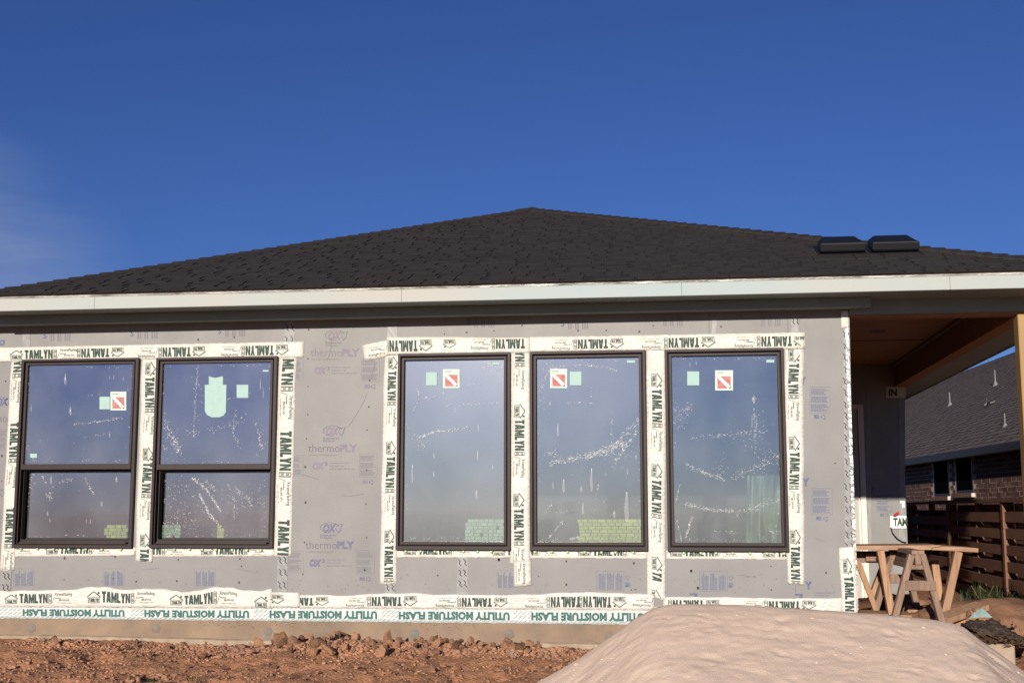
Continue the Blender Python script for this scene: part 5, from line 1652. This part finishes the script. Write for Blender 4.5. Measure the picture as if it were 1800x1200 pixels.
while z < ZNE:
    y = 7.0 + (row % 2) * (BRL + JT) / 2
    while y < 30:
        if not any(a - .02 < y + BRL and y < b + .02 and z + BRH > s - .08 for a, b, s in holes):
            brick_list.append((y, z))
        y += BRL + JT
    z += BRH + JT; row += 1
def vis_key(b):
    return b[0] + (0 if -.02 < b[1] - .55 < .9 else 30)
def proj(p):
    v = NR @ (np.array(p) - NPV) + NPV - CAM
    return 900 + F * (v @ RT) / (v @ FW), 600 - F * (v @ UP) / (v @ FW)
def bv(b):
    x, y = proj((NX, b[0], b[1]))
    return 1588 < x < 1812 and y < 912
seen = [b for b in brick_list if bv(b)]
seen.sort(key=lambda b: b[0])
singles_b = set(seen[:295])
bme = bpy.data.meshes.new('brick')
mb = MB(); mb.box(0, .05, 0, BRL, 0, BRH); bme.from_pydata(mb.v, [], mb.f); bme.materials.append(M['brick']); bme.update()
rest = MB()
for b in brick_list:
    if b in singles_b:
        o = link('brick', bme, wall, (NX + random.uniform(-.003, .003), b[0], b[1]))
    else:
        rest.box(NX + random.uniform(-.003, .003), NX + .05, b[0], b[0] + BRL, b[1], b[1] + BRH)
o = rest.build('brickwork', M['brick'], wall); o['kind'] = 'stuff'
for a, b, s in holes:
    mb = MB(); mb.box(NX - .001, NX + .004, a, b, s, zw_t)
    wn_ = mb.build('window', M['gutter'], nb)
    mb = MB(); mb.add([(NX - .0025, a + .06, s + .05), (NX - .0025, b - .06, s + .05), (NX - .0025, b - .06, zw_t), (NX - .0025, a + .06, zw_t)], [(0, 1, 2, 3)]); mb.build('pane', M['dark_glass'], wn_)
    mb = MB(); mb.box(NX - .0, NX + .011, b - .001, b + .05, s, zw_t); mb.build('reveal', M['mortar'], wn_)
    y = a - .06
    while y < b + .06:
        mb = MB(); mb.box(NX - .06, NX + .01, y, y + .055, s - .075, s - .002); mb.build('sill_brick', M['brick'], wn_)
        y += .065
    mb = MB(); mb.box(NX - .058, NX + .009, a - .07, b + .075, s - .072, s - .006); mb.build('sill', M['mortar'], wn_)
# eave and roof
mb = MB(); mb.box(NE_X + .05, NX + .011, NY0 - .3, NY1, ZNE - .015, ZNE - .004); mb.build('soffit', M['gutter'], nb)
mb = MB(); mb.box(NE_X - .06, NE_X + .049, NY0 - .3, NY1, ZNE - .13, ZNE - .0); o = mb.build('gutter', M['gutter'], nb); bevel(o, .015, 2)
NRX = 10.5
# ridge height from where its line shows at the photograph's pixel
ZNR = PXN(1640, 673, NRX)[2]
nd = Vector((NRX - NE_X, 0, ZNR - ZNE)); NSL = nd.length; nd.normalize(); nn = Vector((-nd.z, 0, nd.x))
mb = MB()
A_, B_ = Vector((NE_X, 0, ZNE)), Vector((NRX, 0, ZNR))
mb.add([(A_.x, NY0 - .4, A_.z), (B_.x, NY0 - .4, B_.z), (B_.x, NY1, B_.z), (A_.x, NY1, A_.z), (2 * B_.x - A_.x, NY0 - .4, A_.z), (2 * B_.x - A_.x, NY1, A_.z)], [(0, 1, 2, 3)[::-1], (1, 4, 5, 2)[::-1], (0, 4, 1), (3, 2, 5)])
nroof = mb.build('roof', M['nshingle_dark'], nb)
crs = MB(); ex = .145; k = 0
tab3 = MB()
r4 = random.Random(11)
single_n = []
while k * ex < NSL:
    d0, d1 = k * ex, min(k * ex + ex + .03, NSL)
    def q3(d, y, h_):
        p = A_ + nd * d + nn * h_; return (p.x, y, p.z)
    y = 5.0 + r4.uniform(-.3, 0)
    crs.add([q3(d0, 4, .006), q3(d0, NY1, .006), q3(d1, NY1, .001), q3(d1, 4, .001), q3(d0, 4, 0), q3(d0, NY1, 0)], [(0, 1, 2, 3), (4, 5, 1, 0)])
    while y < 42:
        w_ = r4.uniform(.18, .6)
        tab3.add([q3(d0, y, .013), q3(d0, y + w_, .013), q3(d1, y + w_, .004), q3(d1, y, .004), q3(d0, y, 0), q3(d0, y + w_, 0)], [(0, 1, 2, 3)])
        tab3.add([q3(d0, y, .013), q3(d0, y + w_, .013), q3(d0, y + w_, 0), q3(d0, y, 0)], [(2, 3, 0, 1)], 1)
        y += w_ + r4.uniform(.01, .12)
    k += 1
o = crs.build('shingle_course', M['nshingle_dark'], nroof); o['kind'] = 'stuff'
o = tab3.build('shingle', [M['nshingle'], M['nshingle_dark']], nroof); o['kind'] = 'stuff'
def on_nroof(x, y):
    d = Vector(rayL(x, y)); t = (A_ - Vector(CAML)).dot(nn) / d.dot(nn); return Vector(CAML) + d * t
for (x, y, hpx) in ((1670, 713, 22), (1750, 678, 26), (1767, 750, 22)):
    c = on_nroof(x, y); dist = (c - Vector(CAML)).length; hh = hpx * dist / F
    pv = bpy.data.objects.new('vent_pipe', None); COL.objects.link(pv); pv.parent = nb
    mb = MB(); mb.tube([c - Vector((0, 0, .2)), c + Vector((0, 0, hh))], dist * 1.0 / F, 10); mb.build('pipe', M['pipe'], pv, True)
    mb = MB(); r0 = dist * 5.0 / F; ring_ = []
    n_ = 12
    vs = [c + (nd * math.cos(6.283 * k / n_) + Vector((0, 1, 0)) * math.sin(6.283 * k / n_)) * r0 + nn * .01 for k in range(n_)]
    vs += [c + Vector((math.cos(6.283 * k / n_) * nd.x, math.sin(6.283 * k / n_), 0)) * dist * 1.3 / F + Vector((0, 0, hh * .30)) for k in range(n_)]
    mb.add(vs, [(k, (k + 1) % n_, n_ + (k + 1) % n_, n_ + k) for k in range(n_)]); mb.build('flashing', M['pipe'], pv, True)
c = on_nroof(1737, 716); dist = (c - Vector(CAML)).length; u_ = dist / F
pv = bpy.data.objects.new('roof_vent', None); COL.objects.link(pv); pv.parent = nb
mb = MB(); mb.tube([c - nn * .1, c + Vector((0, 0, 8 * u_))], 3.2 * u_, 10); mb.build('collar', M['vent'], pv, True)
for (dx, dz, lx, lz) in ((-2, 7, -8, 3), (2, 7, 9, 9), (-3, 8, -4, 13)):
    mb = MB(); p = c + Vector((dx * u_, 0, dz * u_)); e = c + Vector((lx * u_, -.1, lz * u_))
    mb.bar(p, e, 2.2 * u_, .5 * u_, (0, 1, 1)); mb.build('bent_blade', M['pipe'], pv)

# ================================================================== INSIDE, SEEN THROUGH THE GLASS
def stack(x0, x1, ytop, Y, depth, mt, lab, rows=7, cols=3):
    a = P(x0, ytop, Y); b = P(x1, ytop, Y)
    t = thing('board_stack', lab, 'stack of boards', 'stacks of boards inside the house', (a[0], Y, ZF))
    H = a[2] - ZF - .002; W = b[0] - a[0]
    lh = H / rows
    for r in range(rows):
        xk = 0.0; off = (r % 2) * W / cols / 2
        edges_ = sorted(set([0.0, W] + [min(max(W / cols * k + off + random.uniform(-.02, .02), 0.0), W) for k in range(cols + 1)]))
        for p, q in zip(edges_, edges_[1:]):
            if q - p < .03: continue
            mb = MB(); mb.box(p + .003, q - .003, random.uniform(0, .012), depth, r * lh + .004, (r + 1) * lh + .001)
            mb.build('board', M[mt], t)
    return t
stack(817, 893, 912, 1.1, .6, 'stack_b', 'pale yellow green board stack behind the glass of the third window from the left', 26, 8)
stack(936, 962, 912, 1.1, .6, 'stack', 'narrow yellow board stack behind the lower left of the fourth window', 26, 3)
stack(1014, 1150, 912, 1.1, .6, 'stack', 'wide yellow green board stack behind the lower right of the fourth window', 26, 10)
stack(183, 226, 922, 1.0, .5, 'stack', 'yellow board stack behind the lower right of the leftmost window', 24, 4)
stack(281, 320, 922, 1.0, .5, 'stack_b', 'pale green board stack behind the lower left of the second window', 24, 4)
stack(371, 394, 922, 1.0, .5, 'stack', 'small yellow board stack behind the middle of the second window', 24, 2)
mb = MB(); nu, nv = 40, 24
vs = []
for j in range(nv + 1):
    for i in range(nu + 1):
        x = 1314 + (1398 - 1314) * i / nu - 6 * (j / nv); y = 835 + (1060 - 835) * j / nv
        p = P(x, y, .55); p[1] += .03 * math.sin(i * .45) + .22 * float(fbm(i * .16, j * .07, 5, 3)); vs.append(p)
mb.add(vs, [(j * (nu + 1) + i, (j + 1) * (nu + 1) + i, (j + 1) * (nu + 1) + i + 1, j * (nu + 1) + i + 1) for j in range(nv) for i in range(nu)])
o = mb.build('plastic_sheet', M['greenfilm'], None, True)
tag(o, 'pale green plastic sheet standing folded behind the rightmost window', 'plastic sheet')
c = P(1262, 965, .9)
o = lump('rubbish_bag', M['black'], c[0], c[1], ZF + .05, .22, .2, c[2] - ZF + .28, 17, .3, 1.6)
tag(o, 'black rubbish bag on the floor behind the rightmost window', 'bag')
